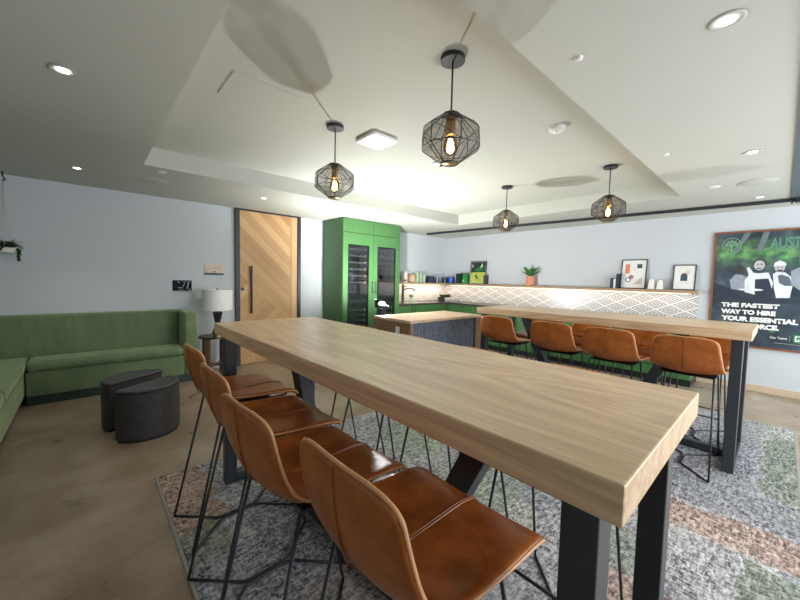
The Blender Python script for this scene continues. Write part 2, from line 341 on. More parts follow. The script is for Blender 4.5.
def fillet(pts, r, n=5):
    out = [Vector(pts[0])]
    for i in range(1, len(pts) - 1):
        p, a, c = Vector(pts[i]), Vector(pts[i - 1]), Vector(pts[i + 1]); d1 = (a - p); d2 = (c - p); rr = min(r, d1.length * 0.45, d2.length * 0.45)
        s, e = p + d1.normalized() * rr, p + d2.normalized() * rr
        for k in range(n + 1):
            t = k / n; out.append(s * (1 - t) ** 2 + p * 2 * t * (1 - t) + e * t * t)
    return out + [Vector(pts[-1])]
def blob(bm, c, r, sx=1, sy=1, sz=1, sub=2):
    g = bmesh.ops.create_icosphere(bm, subdivisions=sub, radius=r)
    for v in g['verts']: v.co = Vector((v.co.x * sx, v.co.y * sy, v.co.z * sz)) + Vector(c)
def obj(name, bm, m, parent=None, bevel=0.0, smooth=False, seg=2, loc=None, recalc=True):
    if isinstance(bm, bmesh.types.BMesh):
        if recalc: bmesh.ops.recalc_face_normals(bm, faces=bm.faces[:])
        me = bpy.data.meshes.new(name); bm.to_mesh(me); bm.free()
    else: me = bm
    ms = m if isinstance(m, (list, tuple)) else [m]
    if not len(me.materials):
        for k in ms: me.materials.append(M[k])
    if smooth:
        for p in me.polygons: p.use_smooth = True
    o = bpy.data.objects.new(name, me); COL.objects.link(o)
    if parent: o.parent = parent
    if loc: o.location = loc
    if bevel:
        b = o.modifiers.new('bevel', 'BEVEL'); b.width = bevel; b.segments = seg; b.limit_method = 'ANGLE'; b.angle_limit = R(40)
    return o
def smooth_by_angle(o, a=40):
    me = o.data
    for p in me.polygons: p.use_smooth = True
    me.update()
    try: me.set_sharp_from_angle(angle=R(a))
    except Exception: pass
    return o
def tag(o, label, cat, group=None):
    o['label'] = label; o['category'] = cat
    if group: o['group'] = group
    return o
def thing(name, label, cat, loc=(0, 0, 0), rz=0.0, group=None):
    o = bpy.data.objects.new(name, None); o.empty_display_size = 0.05; COL.objects.link(o); o.location = loc; o.rotation_euler = (0, 0, rz)
    return tag(o, label, cat, group)
def dup(root, label=None, loc=None, rz=None):
    c = root.copy(); COL.objects.link(c)
    if label: c['label'] = label
    if loc is not None: c.location = loc
    if rz is not None: c.rotation_euler = (0, 0, rz)
    for ch in list(root.children):
        k = ch.copy(); COL.objects.link(k); k.parent = c
        for g in list(ch.children):
            s = g.copy(); COL.objects.link(s); s.parent = k
    return c
def struct(name, bm, m, bevel=0.0):
    o = obj(name, bm, m, None, bevel); o['kind'] = 'structure'; return o
B = bmesh.new
def text_bm(s, size, bold=0.0):
    cu = bpy.data.curves.new('txt', 'FONT'); cu.body = s; cu.size = size; cu.offset = bold; cu.resolution_u = 3
    to = bpy.data.objects.new('txt', cu); COL.objects.link(to)
    dg = bpy.context.evaluated_depsgraph_get(); me = bpy.data.meshes.new_from_object(to.evaluated_get(dg))
    bpy.data.objects.remove(to); bm = B(); bm.from_mesh(me); bpy.data.meshes.remove(me); return bm
def fit(bm, u0, u1, v0, v1):
    xs = [v.co.x for v in bm.verts]; ys = [v.co.y for v in bm.verts]
    for v in bm.verts:
        v.co.x = u0 + (v.co.x - min(xs)) / (max(xs) - min(xs)) * (u1 - u0); v.co.y = v0 + (v.co.y - min(ys)) / (max(ys) - min(ys)) * (v1 - v0)
    return bm
def merge(dst, src):
    me = bpy.data.meshes.new('m'); src.to_mesh(me); src.free(); dst.from_mesh(me); bpy.data.meshes.remove(me)

# ------------------------------------------------------------------ room shell
struct('floor', box(B(), XL, XW, YF, YW, -0.08, 0.0), 'concrete')
struct('wall_back', box(B(), XL - 0.12, XW + 0.12, YW, YW + 0.12, 0, 2.8), 'wall')
struct('wall_right', box(B(), XW, XW + 0.12, YF - 0.1, YW, 0, 2.8), 'wall')
struct('wall_left', box(B(), XL - 0.12, XL, YF - 0.1, YW, 0, 2.8), 'wall')
bm = B()                                                            # window wall behind the camera: piers, sill band and head around the glazing
box(bm, XL, XW, YF - 0.1, YF, 2.34, 2.8); box(bm, XL, XW, YF - 0.1, YF, 0, 0.16)
for x0, x1 in ((XL, 1.0), (6.35, XW)): box(bm, x0, x1, YF - 0.1, YF, 0.16, 2.34)
struct('wall_front', bm, 'wall')
for k, (x0, x1) in enumerate(((1.0, 6.35),)):
    bm = B(); n = 4
    for i in range(n + 1):
        x = x0 + (x1 - x0) * i / n; box(bm, max(x0, x - 0.025), min(x1, x + 0.025), YF - 0.06, YF - 0.02, 0.16, 2.34)
    box(bm, x0, x1, YF - 0.06, YF - 0.02, 0.16, 0.2); box(bm, x0, x1, YF - 0.06, YF - 0.02, 2.3, 2.34)
    struct('window_%d' % (k + 1), bm, 'steel')
TX0, TX1, TY0, TY1 = 0.413, 5.065, 0.841, 4.049
bm = B()
box(bm, XL, TX0, YF, YW, H, H + 0.05); box(bm, TX1, XW, YF, YW, H, H + 0.05); box(bm, TX0, TX1, YF, TY0, H, H + 0.05); box(bm, TX0, TX1, TY1, YW, H, H + 0.05)
box(bm, TX0 - .05, TX0, TY0 - .05, TY1 + .05, H + 0.05, TH + 0.05); box(bm, TX1, TX1 + .05, TY0 - .05, TY1 + .05, H + 0.05, TH + 0.05)
box(bm, TX0, TX1, TY0 - .05, TY0, H + 0.05, TH + 0.05); box(bm, TX0, TX1, TY1, TY1 + .05, H + 0.05, TH + 0.05)
box(bm, TX0, TX1, TY0, TY1, TH, TH + 0.05)
struct('ceiling', bm, 'ceil')
struct('baseboard_right', box(B(), XW - 0.015, XW, YF, 0.80, 0, 0.09), 'baseb', 0.003)
struct('baseboard_back', box(B(), 2.70, 3.15, YW - 0.015, YW, 0, 0.09), 'baseb', 0.003)
struct('trim_1', box(B(), 0.6, 5.96, -0.32, -0.004, H - 0.012, H), 'header')          # dark header panel along the glazing line
struct('trim_2', box(B(), 4.44, XW - 0.008, YW - 0.008, YW, 0.90, 1.26), 'tile_b')     # tiled splashback over the sink
struct('trim_3', box(B(), XW - 0.008, XW, 0.80, YW, 0.90, 1.26), 'tile_r')             # tiled splashback of the long wall

# door
d = bpy.data.objects.new('door_1', None); COL.objects.link(d); d.location = (1.722, YW, 0); d['kind'] = 'structure'
bm = B(); box(bm, -0.065, 0.0, -0.05, -0.002, 0, H - 0.002); box(bm, 0.925, 0.985, -0.05, -0.002, 0, H - 0.002); box(bm, 0.0, 0.925, -0.05, -0.002, H - 0.022, H - 0.002)
obj('door_frame', bm, 'black', d, 0.003)
dl = obj('door_leaf', box(B(), 0.003, 0.922, -0.035, -0.002, 0.006, H - 0.025), 'chevron', d, 0.002)
bm = B(); tube(bm, [(0.155, -0.085, 0.80), (0.155, -0.085, 1.54)], 0.016, 10)
for z in (0.88, 1.46): tube(bm, [(0.155, -0.035, z), (0.155, -0.085, z)], 0.010, 8)
smooth_by_angle(obj('handle', bm, 'black', d))
bm = B(); tube(bm, [(0.035, -0.034, 1.177), (0.035, -0.046, 1.177)], 0.024, 14); obj('lock', bm, 'black', d)

# rug
rug = thing('area_rug', 'large grey patchwork rug with faded green and orange patches under both bar tables', 'rug', (0, 0, 0))
obj('pile', box(B(), 0.322, 5.02, -0.152, 2.755, 0.0, 0.008), 'rug', rug, 0.003)
bm = B(); e = 0.016
for a in ((0.322 - e, 0.321, -0.152 - e, 2.755 + e), (5.021, 5.02 + e, -0.152 - e, 2.755 + e), (0.321, 5.021, -0.152 - e, -0.153), (0.321, 5.021, 2.756, 2.755 + e)): box(bm, *a, 0, 0.007)
obj('binding', bm, 'rugedge', rug, 0.002)
RZ = 0.008

# ------------------------------------------------------------------ bar tables
def bar_table(label, x0, x1, y0, y1):
    cx, cy = (x0 + x1) / 2, (y0 + y1) / 2; hx, hy = (x1 - x0) / 2, (y1 - y0) / 2
    t = thing('bar_table', label, 'table', (cx, cy, RZ), 0, 'long oak bar tables')
    z1 = 1.07 - RZ; z0 = z1 - 0.071
    obj('tabletop', box(B(), -hx, hx, -hy, hy, z0, z1), 'oak', t, 0.004)
    ix, iy, a, b = 0.035, 0.042, 0.07, 0.066
    for sx in (-1, 1):
        for sy in (-1, 1):
            xa, xb = sorted((sx * (hx - ix), sx * (hx - ix - a))); ya, yb = sorted((sy * (hy - iy), sy * (hy - iy - b)))
            obj('leg', box(B(), xa, xb, ya, yb, 0, z0), 'steel', t, 0.004)
    for sy in (-1, 1):
        ya, yb = sorted((sy * (hy - iy), sy * (hy - iy - b)))
        obj('foot_bar', box(B(), -hx + ix + a, hx - ix - a, ya, yb, 0, 0.06), 'steel', t, 0.003)
        bm = B(); top, bot, w = sy * (hy - 0.41), sy * 0.30, 0.048
        vs = [bm.verts.new((x, y, z)) for x in (-0.035, 0.035) for (y, z) in ((bot - w, 0.06), (bot + w, 0.06), (top + w, z0), (top - w, z0))]
        for f in ((0, 1, 2, 3), (7, 6, 5, 4), (0, 4, 5, 1), (1, 5, 6, 2), (2, 6, 7, 3), (3, 7, 4, 0)): bm.faces.new([vs[i] for i in f])
        obj('brace', bm, 'steel', t, 0.003)
    obj('stretcher', box(B(), -0.035, 0.035, -hy + iy + b, hy - iy - b, 0, 0.06), 'steel', t, 0.003)
    return t
T1 = (0.605, 1.312, 0.144, 2.471); T2 = (3.427, 4.174, 0.119, 2.42)
bar_table('pale oak bar table with black steel legs filling the foreground, nearest the camera', *T1)
bar_table('pale oak bar table with black steel legs farther back, beside the poster and tiled wall', *T2)

# ------------------------------------------------------------------ bar stools
PROF = [(-.226, .998, .166, .012), (-.225, .965, .185, .014), (-.218, .90, .196, .018), (-.208, .835, .205, .024), (-.188, .775, .212, .032), (-.146, .740, .217, .036), (-.080, .728, .220, .034),
        (0, .726, .223, .030), (.09, .730, .224, .020), (.18, .732, .223, .013), (.240, .723, .219, .009), (.264, .700, .210, .007)]
def shell_pt(i, t, off=0.0):
    x, z, w, c = PROF[i]
    a = PROF[max(0, i - 1)]; b = PROF[min(len(PROF) - 1, i + 1)]
    tx, tz = b[0] - a[0], b[1] - a[1]; l = math.hypot(tx, tz); nx, nz = -tz / l, tx / l
    k = c * abs(t) ** 2.3
    drop = 0.016 * max(0, abs(t) - 0.55) ** 2 / 0.2 if i == 0 else 0
    return Vector((x + nx * (k + off), t * w, z + nz * (k + off) - drop))
TS = [-1, -.86, -.62, -.32, 0, .32, .62, .86, 1]
def shell_part(i0, i1):
    bm = B(); g = [[bm.verts.new(shell_pt(i, t)) for t in TS] for i in range(i0, i1 + 1)]
    for a, b in zip(g, g[1:]):
        for j in range(len(TS) - 1): bm.faces.new((a[j], b[j], b[j + 1], a[j + 1]))
    return bm
def bar_stool(label):
    s = thing('bar_stool', label, 'bar stool', (0, 0, 0), 0, 'cognac leather bar stools')
    for nm, i0, i1 in (('backrest', 0, 5), ('seat', 5, len(PROF) - 1)):
        o = obj(nm, shell_part(i0, i1), 'leather', s, smooth=True, recalc=False)
        m = o.modifiers.new('thick', 'SOLIDIFY'); m.thickness = 0.022; m.offset = -1
        m = o.modifiers.new('sub', 'SUBSURF'); m.levels = 2; m.render_levels = 2
        if nm == 'backrest': back = o
        else: seat = o
    o_ = -0.011
    rim = [shell_pt(i, -1, o_) for i in range(5, -1, -1)] + [shell_pt(0, t, o_) for t in TS[1:-1]] + [shell_pt(i, 1, o_) for i in range(0, 6)]
    smooth_by_angle(obj('piping', tube(B(), fillet(rim, 0.03, 3), 0.0046, 6), 'piping', back), 80)
    rim = [shell_pt(i, -1, o_) for i in range(5, len(PROF))] + [shell_pt(len(PROF) - 1, t, o_) for t in TS[1:-1]] + [shell_pt(i, 1, o_) for i in range(len(PROF) - 1, 4, -1)]
    smooth_by_angle(obj('piping', tube(B(), fillet(rim, 0.03, 3), 0.0042, 6), 'piping', seat), 80)
    def seam(i0, i1, off):
        pts = []
        for i in range(i0, i1 + 1):
            p = shell_pt(i, 0); a = PROF[max(0, i - 1)]; b = PROF[min(len(PROF) - 1, i + 1)]; tx, tz = b[0] - a[0], b[1] - a[1]; l = math.hypot(tx, tz)
            pts.append(Vector((p.x - tz / l * off, 0, p.z + tx / l * off)))
        return pts
    bm = B()
    for dy in (-0.004, 0.004): tube(bm, [p + Vector((0, dy, 0)) for p in seam(6, len(PROF) - 1, 0.0005)], 0.0022, 5)
    obj('seam', bm, 'leather', seat)
    bm = B(); tube(bm, seam(0, 5, -0.0225), 0.0022, 5); obj('seam', bm, 'leather', back)
    r = 0.0062; f = 0.0062
    for sy in (-1, 1):
        tf, tr = (0.12, sy * 0.165, 0.697), (-0.13, sy * 0.165, 0.700)
        obj('leg', tube(B(), [tf, (0.285, sy * 0.19, f)], r, 8), 'black', s, smooth=True)
        obj('leg', tube(B(), [tr, (-0.285, sy * 0.19, f)], r, 8), 'black', s, smooth=True)
        obj('base_rail', tube(B(), fillet([(-0.285, sy * 0.19, f), (-0.10, sy * 0.0075, f), (0.10, sy * 0.0075, f), (0.285, sy * 0.19, f)], 0.03), r, 8), 'black', s, smooth=True)
        obj('seat_rail', tube(B(), fillet([(tr[0], tr[1], 0.697), (tf[0], tf[1], 0.694), (0.225, sy * 0.15, 0.688), (0.235, 0, 0.688)], 0.03), r, 8), 'black', s, smooth=True)
    yy = 0.176; obj('footrest', tube(B(), [(0.212, -yy, 0.32), (0.212, yy, 0.32)], r, 8), 'black', s, smooth=True)
    obj('seat_bracket', box(B(), -0.12, 0.12, -0.165, 0.165, 0.694, 0.701), 'black', s, 0.002)
    return s
stool = bar_stool('')
ORD = ['first', 'second', 'third', 'fourth']
spots = []
for k, (x, y, rz) in enumerate(((0.604, 0.587, 0), (0.555, 1.055, 3), (0.591, 1.525, 1), (0.625, 2.05, 2))):
    spots.append((x, y, R(rz), ['tan leather bar stool on the sofa side of the foreground table, nearest the camera', 'tan leather stool just behind the nearest one, sofa side of the foreground table', 'tan leather stool third from the camera, sofa side of the foreground table', 'tan leather bar stool at the far end of the foreground table, close to the ottomans'][k]))
for k, y in enumerate((0.56, 1.08, 1.62, 2.11)):
    spots.append((1.345, y, math.pi, 'stool on the island side of the foreground table, thin legs showing, %s from near end' % ORD[k]))
for k, y in enumerate((0.456, 0.962, 1.449, 2.035)):
    spots.append((3.462, y, 0, ['tan leather bar stool beside the right end leg of the farther table', 'front-row tan leather stool, second from the right end leg of the farther table', 'front-row tan leather stool, third from the right end leg of the farther table', 'tan leather bar stool next to the island at the left end of the farther table'][k]))
for k, y in enumerate((0.475, 0.95, 1.47, 2.0)):
    spots.append((4.145, y, math.pi, 'mostly hidden back-row stool of farther table, %s from its right end' % ORD[k]))
for k, (x, y, rz, lab) in enumerate(spots):
    o = stool if k == 0 else dup(stool)
    o.location = (x, y, RZ); o.rotation_euler = (0, 0, rz); o['label'] = lab

# ------------------------------------------------------------------ green banquette
SY0, SY1 = 5.05, YW - 0.004
s = thing('banquette', 'green velvet banquette along the back wall with a tall right arm', 'sofa', (0.2, 5.3, 0)); ox, oy = 0.2, 5.3
def sb(nm, x0, x1, y0, y1, z0, z1, m, par, bev): return obj(nm, box(B(), x0 - par.location.x, x1 - par.location.x, y0 - par.location.y, y1 - par.location.y, z0, z1), m, par, bev, seg=4)
sb('plinth', -0.49, 1.02, 5.10, SY1, 0, 0.10, 'dkbase', s, 0.004)
sb('base', -0.49, 0.895, 5.055, SY1 - 0.01, 0.10, 0.345, 'velvet', s, 0.012)
sb('seat_cushion', -0.485, 0.893, 5.04, 5.42, 0.35, 0.46, 'velvet', s, 0.045)
sb('backrest', -1.43, 0.897, 5.42, SY1, 0.345, 0.905, 'velvet', s, 0.025)
sb('arm', 0.90, 1.045, 5.05, SY1, 0.10, 0.905, 'velvet', s, 0.03)
s = thing('banquette', 'green velvet banquette running towards the camera at the left edge of the photo', 'sofa', (-0.95, 4.0, 0))
sb('plinth', XL + 0.01, -0.545, 2.55, 5.40, 0, 0.10, 'dkbase', s, 0.004)
sb('base', XL + 0.01, -0.505, 2.5, 5.40, 0.10, 0.345, 'velvet', s, 0.012)
sb('seat_cushion', -1.28, -0.492, 3.95, 5.41, 0.35, 0.46, 'velvet', s, 0.03)
sb('seat_cushion', -1.28, -0.492, 2.5, 3.94, 0.35, 0.46, 'velvet', s, 0.03)
sb('backrest', XL + 0.006, -1.285, 2.5, 5.41, 0.345, 0.905, 'velvet', s, 0.025)

# ------------------------------------------------------------------ half-moon ottomans
def half_moon(r, n=22, rc=0.05):
    pts = [(-r + rc * 0.3, -rc * 0.2)]
    pts = []
    for k in range(n + 1):
        a = math.pi + math.pi * k / n; pts.append((r * math.cos(a), r * 0.93 * math.sin(a) - 0.03))
    pts += [(r * 0.985, -0.012), (r * 0.94, 0.0), (-r * 0.94, 0.0), (-r * 0.985, -0.012)]
    return pts
def ottoman(label, cx, cy, rz):
    t = thing('ottoman', label, 'ottoman', (cx, cy, 0), rz, 'half-moon ottomans')
    P = half_moon(0.255)
    sc = lambda f: [(x * f, (y + 0.12) * f - 0.12) for x, y in P]
    obj('glide', prism(B(), sc(0.95), 0, 0.02), 'black', t)
    smooth_by_angle(obj('body', prism(B(), P, 0.02, 0.40), 'charcoal', t, 0.012, seg=3), 50)
    smooth_by_angle(obj('seat_pad', prism(B(), sc(0.995), 0.402, 0.432), 'charcoal', t, 0.014, seg=3), 50)
    obj('piping', tube(B(), [(x, y, 0.401) for x, y in sc(1.003)], 0.004, 6, True), 'charcoal', t, smooth=True)
    return t
ottoman('charcoal half-moon ottoman in front, closer to the camera, on the bare concrete floor', 0.340, 3.70, R(33))
ottoman('charcoal half-moon ottoman behind the other one, closer to the green sofa', 0.325, 3.945, R(33 + 180))

# ------------------------------------------------------------------ side table and lamp
sx, sy = 1.30, 5.26
t = thing('side_table', 'small round dark side table with wooden legs between sofa and door', 'side table', (sx, sy, 0))
smooth_by_angle(obj('tabletop', lathe(B(), [(0.19, 0.515), (0.205, 0.52), (0.205, 0.535), (0.2, 0.54)], seg=40), 'bronze', t))
for k in range(4):
    a = R(45 + 90 * k); c, q = math.cos(a), math.sin(a); bm = B()
    box(bm, -0.021, 0.021, -0.021, 0.021, 0, 0.515); bmesh.ops.rotate(bm, verts=bm.verts[:], cent=(0, 0, 0), matrix=Matrix.Rotation(a, 3, 'Z'))
    bmesh.ops.translate(bm, verts=bm.verts[:], vec=(c * 0.155, q * 0.155, 0)); obj('leg', bm, 'tablewood', t, 0.003)
bm = B(); box(bm, -0.135, 0.135, -0.015, 0.015, 0.12, 0.15); bmesh.ops.rotate(bm, verts=bm.verts[:], cent=(0, 0, 0), matrix=Matrix.Rotation(R(45), 3, 'Z')); obj('cross_bar', bm, 'tablewood', t, 0.002)
bm = B(); box(bm, -0.135, 0.135, -0.015, 0.015, 0.12, 0.15); bmesh.ops.rotate(bm, verts=bm.verts[:], cent=(0, 0, 0), matrix=Matrix.Rotation(R(-45), 3, 'Z')); obj('cross_bar', bm, 'tablewood', t, 0.002)
t = thing('table_lamp', 'table lamp with white drum shade and dark hourglass base on the round side table', 'lamp', (1.325, 5.22, 0.54))
smooth_by_angle(obj('foot', lathe(B(), [(0.07, 0), (0.07, 0.012), (0.035, 0.02)], seg=28), 'gold', t))
smooth_by_angle(obj('base', lathe(B(), [(0.04, 0.02), (0.072, 0.03), (0.05, 0.11), (0.03, 0.17), (0.034, 0.19), (0.062, 0.325), (0.055, 0.335), (0.02, 0.338)], seg=32), 'bronze', t))
obj('stem', lathe(B(), [(0.008, 0.338), (0.008, 0.42)], seg=10), 'gold', t, smooth=True)
bm = B(); lathe(bm, [(0.188, 0.362), (0.188, 0.642)], seg=48, cap=False); lathe(bm, [(0.185, 0.642), (0.185, 0.362)], seg=48, cap=False)
obj('lamp_shade', bm, 'shade', t, smooth=True)
obj('shade_ring', tube(B(), [(0.187 * math.cos(2 * math.pi * k / 40), 0.187 * math.sin(2 * math.pi * k / 40), 0.642) for k in range(40)], 0.004, 6, True), 'shade', t, smooth=True)
obj('finial', lathe(B(), [(0.006, 0.60), (0.012, 0.645), (0.004, 0.665)], seg=12), 'bronze', t, smooth=True)

# ------------------------------------------------------------------ wall signs and switch
t = thing('room_sign', 'tan plaque with two lines of small dark lettering left of the wooden door', 'sign', (1.373, YW, 1.46))
obj('plate', box(B(), -0.125, 0.125, -0.014, -0.001, -0.05, 0.075), 'tan_sign', t, 0.002)
obj('dark_rail', box(B(), -0.128, 0.128, -0.018, -0.001, -0.075, -0.052), 'slate', t, 0.002)
bm = B(); random.seed(3)
for z, w in ((0.040, 0.085), (0.008, 0.105)):
    x = -w
    while x < w - 0.008:
        ww = random.choice((0.006, 0.009, 0.011))
        if random.random() < 0.88: box(bm, x, x + ww, -0.0152, -0.0135, z - 0.010, z + 0.010)
        x += ww + 0.005
obj('lettering', bm, 'pinkgrey', t)
bm = B(); box(bm, -0.02, -0.004, -0.0152, -0.0135, -0.04, -0.025); box(bm, 0.004, 0.02, -0.0152, -0.0135, -0.04, -0.025); obj('icon', bm, 'ink', t)
t = thing('wall_panel', 'small black panel with grey line drawing on the wall above the sofa end', 'sign', (0.972, YW, 1.227))
obj('plate', box(B(), -0.112, 0.112, -0.016, -0.001, -0.072, 0.072), 'blackgloss', t, 0.002)
bm = B()
for (x0, z0, x1, z1, w) in ((-0.055, 0.06, -0.035, 0.035, 0.010), (-0.055, -0.03, -0.005, -0.03, 0.008), (0.005, -0.02, 0.03, 0.04, 0.007), (0.055, -0.045, 0.075, 0.05, 0.012), (0.0, 0.052, 0.10, 0.052, 0.004), (0.075, -0.066, 0.095, -0.045, 0.014), (-0.05, -0.055, 0.02, -0.055, 0.003)):
    dx, dz = x1 - x0, z1 - z0; l = math.hypot(dx, dz); nx, nz = -dz / l * w / 2, dx / l * w / 2
    vs = [bm.verts.new((x, -0.0168, z)) for x, z in ((x0 + nx, z0 + nz), (x1 + nx, z1 + nz), (x1 - nx, z1 - nz), (x0 - nx, z0 - nz))]; bm.faces.new(vs)
obj('line_drawing', bm, 'lightink', t)
t = thing('light_switch', 'white light switch plate half behind the lamp shade', 'switch', (1.165, YW, 1.095))
obj('plate', box(B(), -0.036, 0.036, -0.008, -0.001, -0.06, 0.06), 'white', t, 0.002); obj('rocker', box(B(), -0.016, 0.016, -0.013, -0.008, -0.033, 0.033), 'white', t, 0.002)

# ------------------------------------------------------------------ hanging planter
t = thing('hanging_planter', 'hanging planter with trailing green leaves on pale cords at the left edge', 'plant', (-0.622, 5.42, 1.59))
hk = H - 1.59
smooth_by_angle(obj('pot', lathe(B(), [(0.03, -0.03), (0.062, -0.02), (0.075, 0.03), (0.07, 0.032), (0.055, -0.005)], seg=28), 'cream', t), 50)
for k in range(3):
    a = R(30 + 120 * k); obj('cord', tube(B(), [(0.074 * math.cos(a), 0.074 * math.sin(a), 0.028), (0.012 * math.cos(a), 0.012 * math.sin(a), 0.40), (0, 0, hk - 0.09)], 0.004, 6), 'cord', t, smooth=True)
obj('ceiling_hook', tube(B(), fillet([(0, 0, hk - 0.002), (0, 0, hk - 0.05), (0.02, 0, hk - 0.075), (0, 0, hk - 0.095)], 0.02), 0.007, 8), 'black', t, smooth=True)
def leaf(bm, base, tip, w, cup=0.25):
    b, e = Vector(base), Vector(tip); d = e - b; s = d.cross(Vector((0, 0, 1))); s = (s if s.length > 1e-5 else Vector((1, 0, 0))).normalized(); n = s.cross(d).normalized()
    prev = None
    for k, (q, f) in enumerate(((0, 0.12), (0.3, 0.85), (0.55, 1.0), (0.8, 0.62), (1, 0.04))):
        c = b + d * q - n * d.length * 0.16 * q * q * 0.6
        row = [bm.verts.new(c + s * w * f * 0.5 + n * cup * w * f * 0.4), bm.verts.new(c), bm.verts.new(c - s * w * f * 0.5 + n * cup * w * f * 0.4)]
        if prev:
            bm.faces.new((prev[0], prev[1], row[1], row[0])); bm.faces.new((prev[1], prev[2], row[2], row[1]))
        prev = row
random.seed(11); bm = B()
for k in range(110):
    a = random.uniform(0, 2 * math.pi); rr = random.uniform(0.02, 0.09); z = random.uniform(0.03, 0.10)
    b = (rr * math.cos(a), rr * math.sin(a), z); l = random.uniform(0.03, 0.055); leaf(bm, b, (b[0] + l * math.cos(a), b[1] + l * math.sin(a), z + random.uniform(-0.05, 0.03)), 0.034)
for k in range(26):
    a = random.uniform(-0.7, 0.7); z = 0.03 - k * 0.0045; b = (0.078 + random.uniform(0, 0.012), 0.03 * a, z); leaf(bm, b, (b[0] + random.uniform(0.0, 0.03), b[1] + random.uniform(-.02, .02), z - 0.035), 0.022)
obj('foliage', bm, 'leafdk', t)

# ------------------------------------------------------------------ tall green wine-cooler cabinet
cx0, cx1, cy0, cy1 = 3.159, 4.44, 4.951, YW - 0.004; CT = H - 0.004
t = thing('cooler_cabinet', 'tall green cabinet with two glass-fronted wine cooler doors', 'cabinet', (cx0, cy0, 0)); w = cx1 - cx0; dp = cy1 - cy0
bm = B(); box(bm, 0, 0.03, 0, dp, 0, CT); box(bm, w - 0.03, w, 0, dp, 0, CT); box(bm, 0.03, w - 0.03, 0.0, dp, 0, 0.10); box(bm, 0.03, w - 0.03, 0.0, dp, CT - 0.02, CT); box(bm, 0.03, w - 0.03, 0.025, dp, 2.12, 2.15); box(bm, 0.03, w - 0.03, dp - 0.02, dp, 0.10, CT - 0.02)
box(bm, w / 2 - 0.02, w / 2 + 0.02, 0.03, dp - 0.02, 0.1, 2.12); obj('carcass', bm, 'green', t, 0.002)
for k in (0, 1):
    x0 = 0.03 + k * (w / 2 - 0.008) if k == 0 else w / 2 + 0.003; x1 = w / 2 - 0.003 if k == 0 else w - 0.004
    x0 = 0.004 if k == 0 else x0
    obj('upper_panel', box(B(), x0, x1, -0.02, 0.0, 2.155, CT - 0.004), 'green', t, 0.002)
    d = bpy.data.objects.new('door', bpy.data.meshes.new('door')); bpy.data.objects.remove(d)
    bm = B(); fr = 0.115; z0, z1, g0, g1 = 0.10, 2.148, 0.26, 1.955
    xa, xb = (x0 + 0.10, x1 - 0.09) if k == 0 else (x0 + 0.09, x1 - 0.105)
    box(bm, x0, xa, -0.022, 0.0, z0, z1); box(bm, xb, x1, -0.022, 0.0, z0, z1); box(bm, xa, xb, -0.022, 0.0, g1, z1); box(bm, xa, xb, -0.022, 0.0, z0, g0)
    door = obj('door', bm, 'green', t, 0.0015)
    bm = B(); e = 0.022; box(bm, xa, xa + e, -0.018, -0.004, g0, g1); box(bm, xb - e, xb, -0.018, -0.004, g0, g1); box(bm, xa + e, xb - e, -0.018, -0.004, g1 - e, g1); box(bm, xa + e, xb - e, -0.018, -0.004, g0, g0 + e)
    obj('glass_frame', bm, 'blackgloss', door)
    obj('glass', box(B(), xa + e, xb - e, -0.013, -0.009, g0 + e, g1 - e), 'glass', door)
    hx = x1 - 0.035 if k == 0 else x0 + 0.035
    obj('handle', tube(B(), fillet([(hx, -0.022, 1.13), (hx, -0.052, 1.13), (hx, -0.052, 1.31), (hx, -0.022, 1.31)], 0.012), 0.0075, 8), 'black', door, smooth=True)
    il, ir = (0.032, w / 2 - 0.022) if k == 0 else (w / 2 + 0.022, w - 0.032)
    bm = B(); box(bm, il, ir, dp - 0.03, dp - 0.022, 0.102, 2.118); box(bm, il, il + 0.006, 0.03, dp - 0.03, 0.102, 2.118); box(bm, ir - 0.006, ir, 0.03, dp - 0.03, 0.102, 2.118); box(bm, il, ir, 0.03, dp - 0.03, 0.96, 1.0)
    obj('liner', bm, 'interior', t)
    zs = [0.34 + 0.095 * i for i in range(6)] + ([1.35 + 0.105 * i for i in range(6)] if k else [1.30 + 0.115 * i for i in range(6)])
    for z in zs:
        rk = obj('wine_rack', box(B(), il + 0.008, ir - 0.008, 0.05, dp - 0.05, z, z + 0.012), 'interior', t)
        obj('rack_front', box(B(), il + 0.01, ir - 0.085, 0.04, 0.05, z - 0.008, z + 0.022), 'rackwood', rk, 0.002)
        obj('rack_tag', box(B(), ir - 0.125, ir - 0.10, 0.036, 0.04, z - 0.014, z + 0.036), 'rackink', rk)
point('cooler_glow_a', (3.5, 5.15, 1.98), 1.2, (1, 0.9, 0.75), 0.02); point('cooler_glow_b', (4.1, 5.15, 1.98), 1.2, (1, 0.9, 0.75), 0.02)

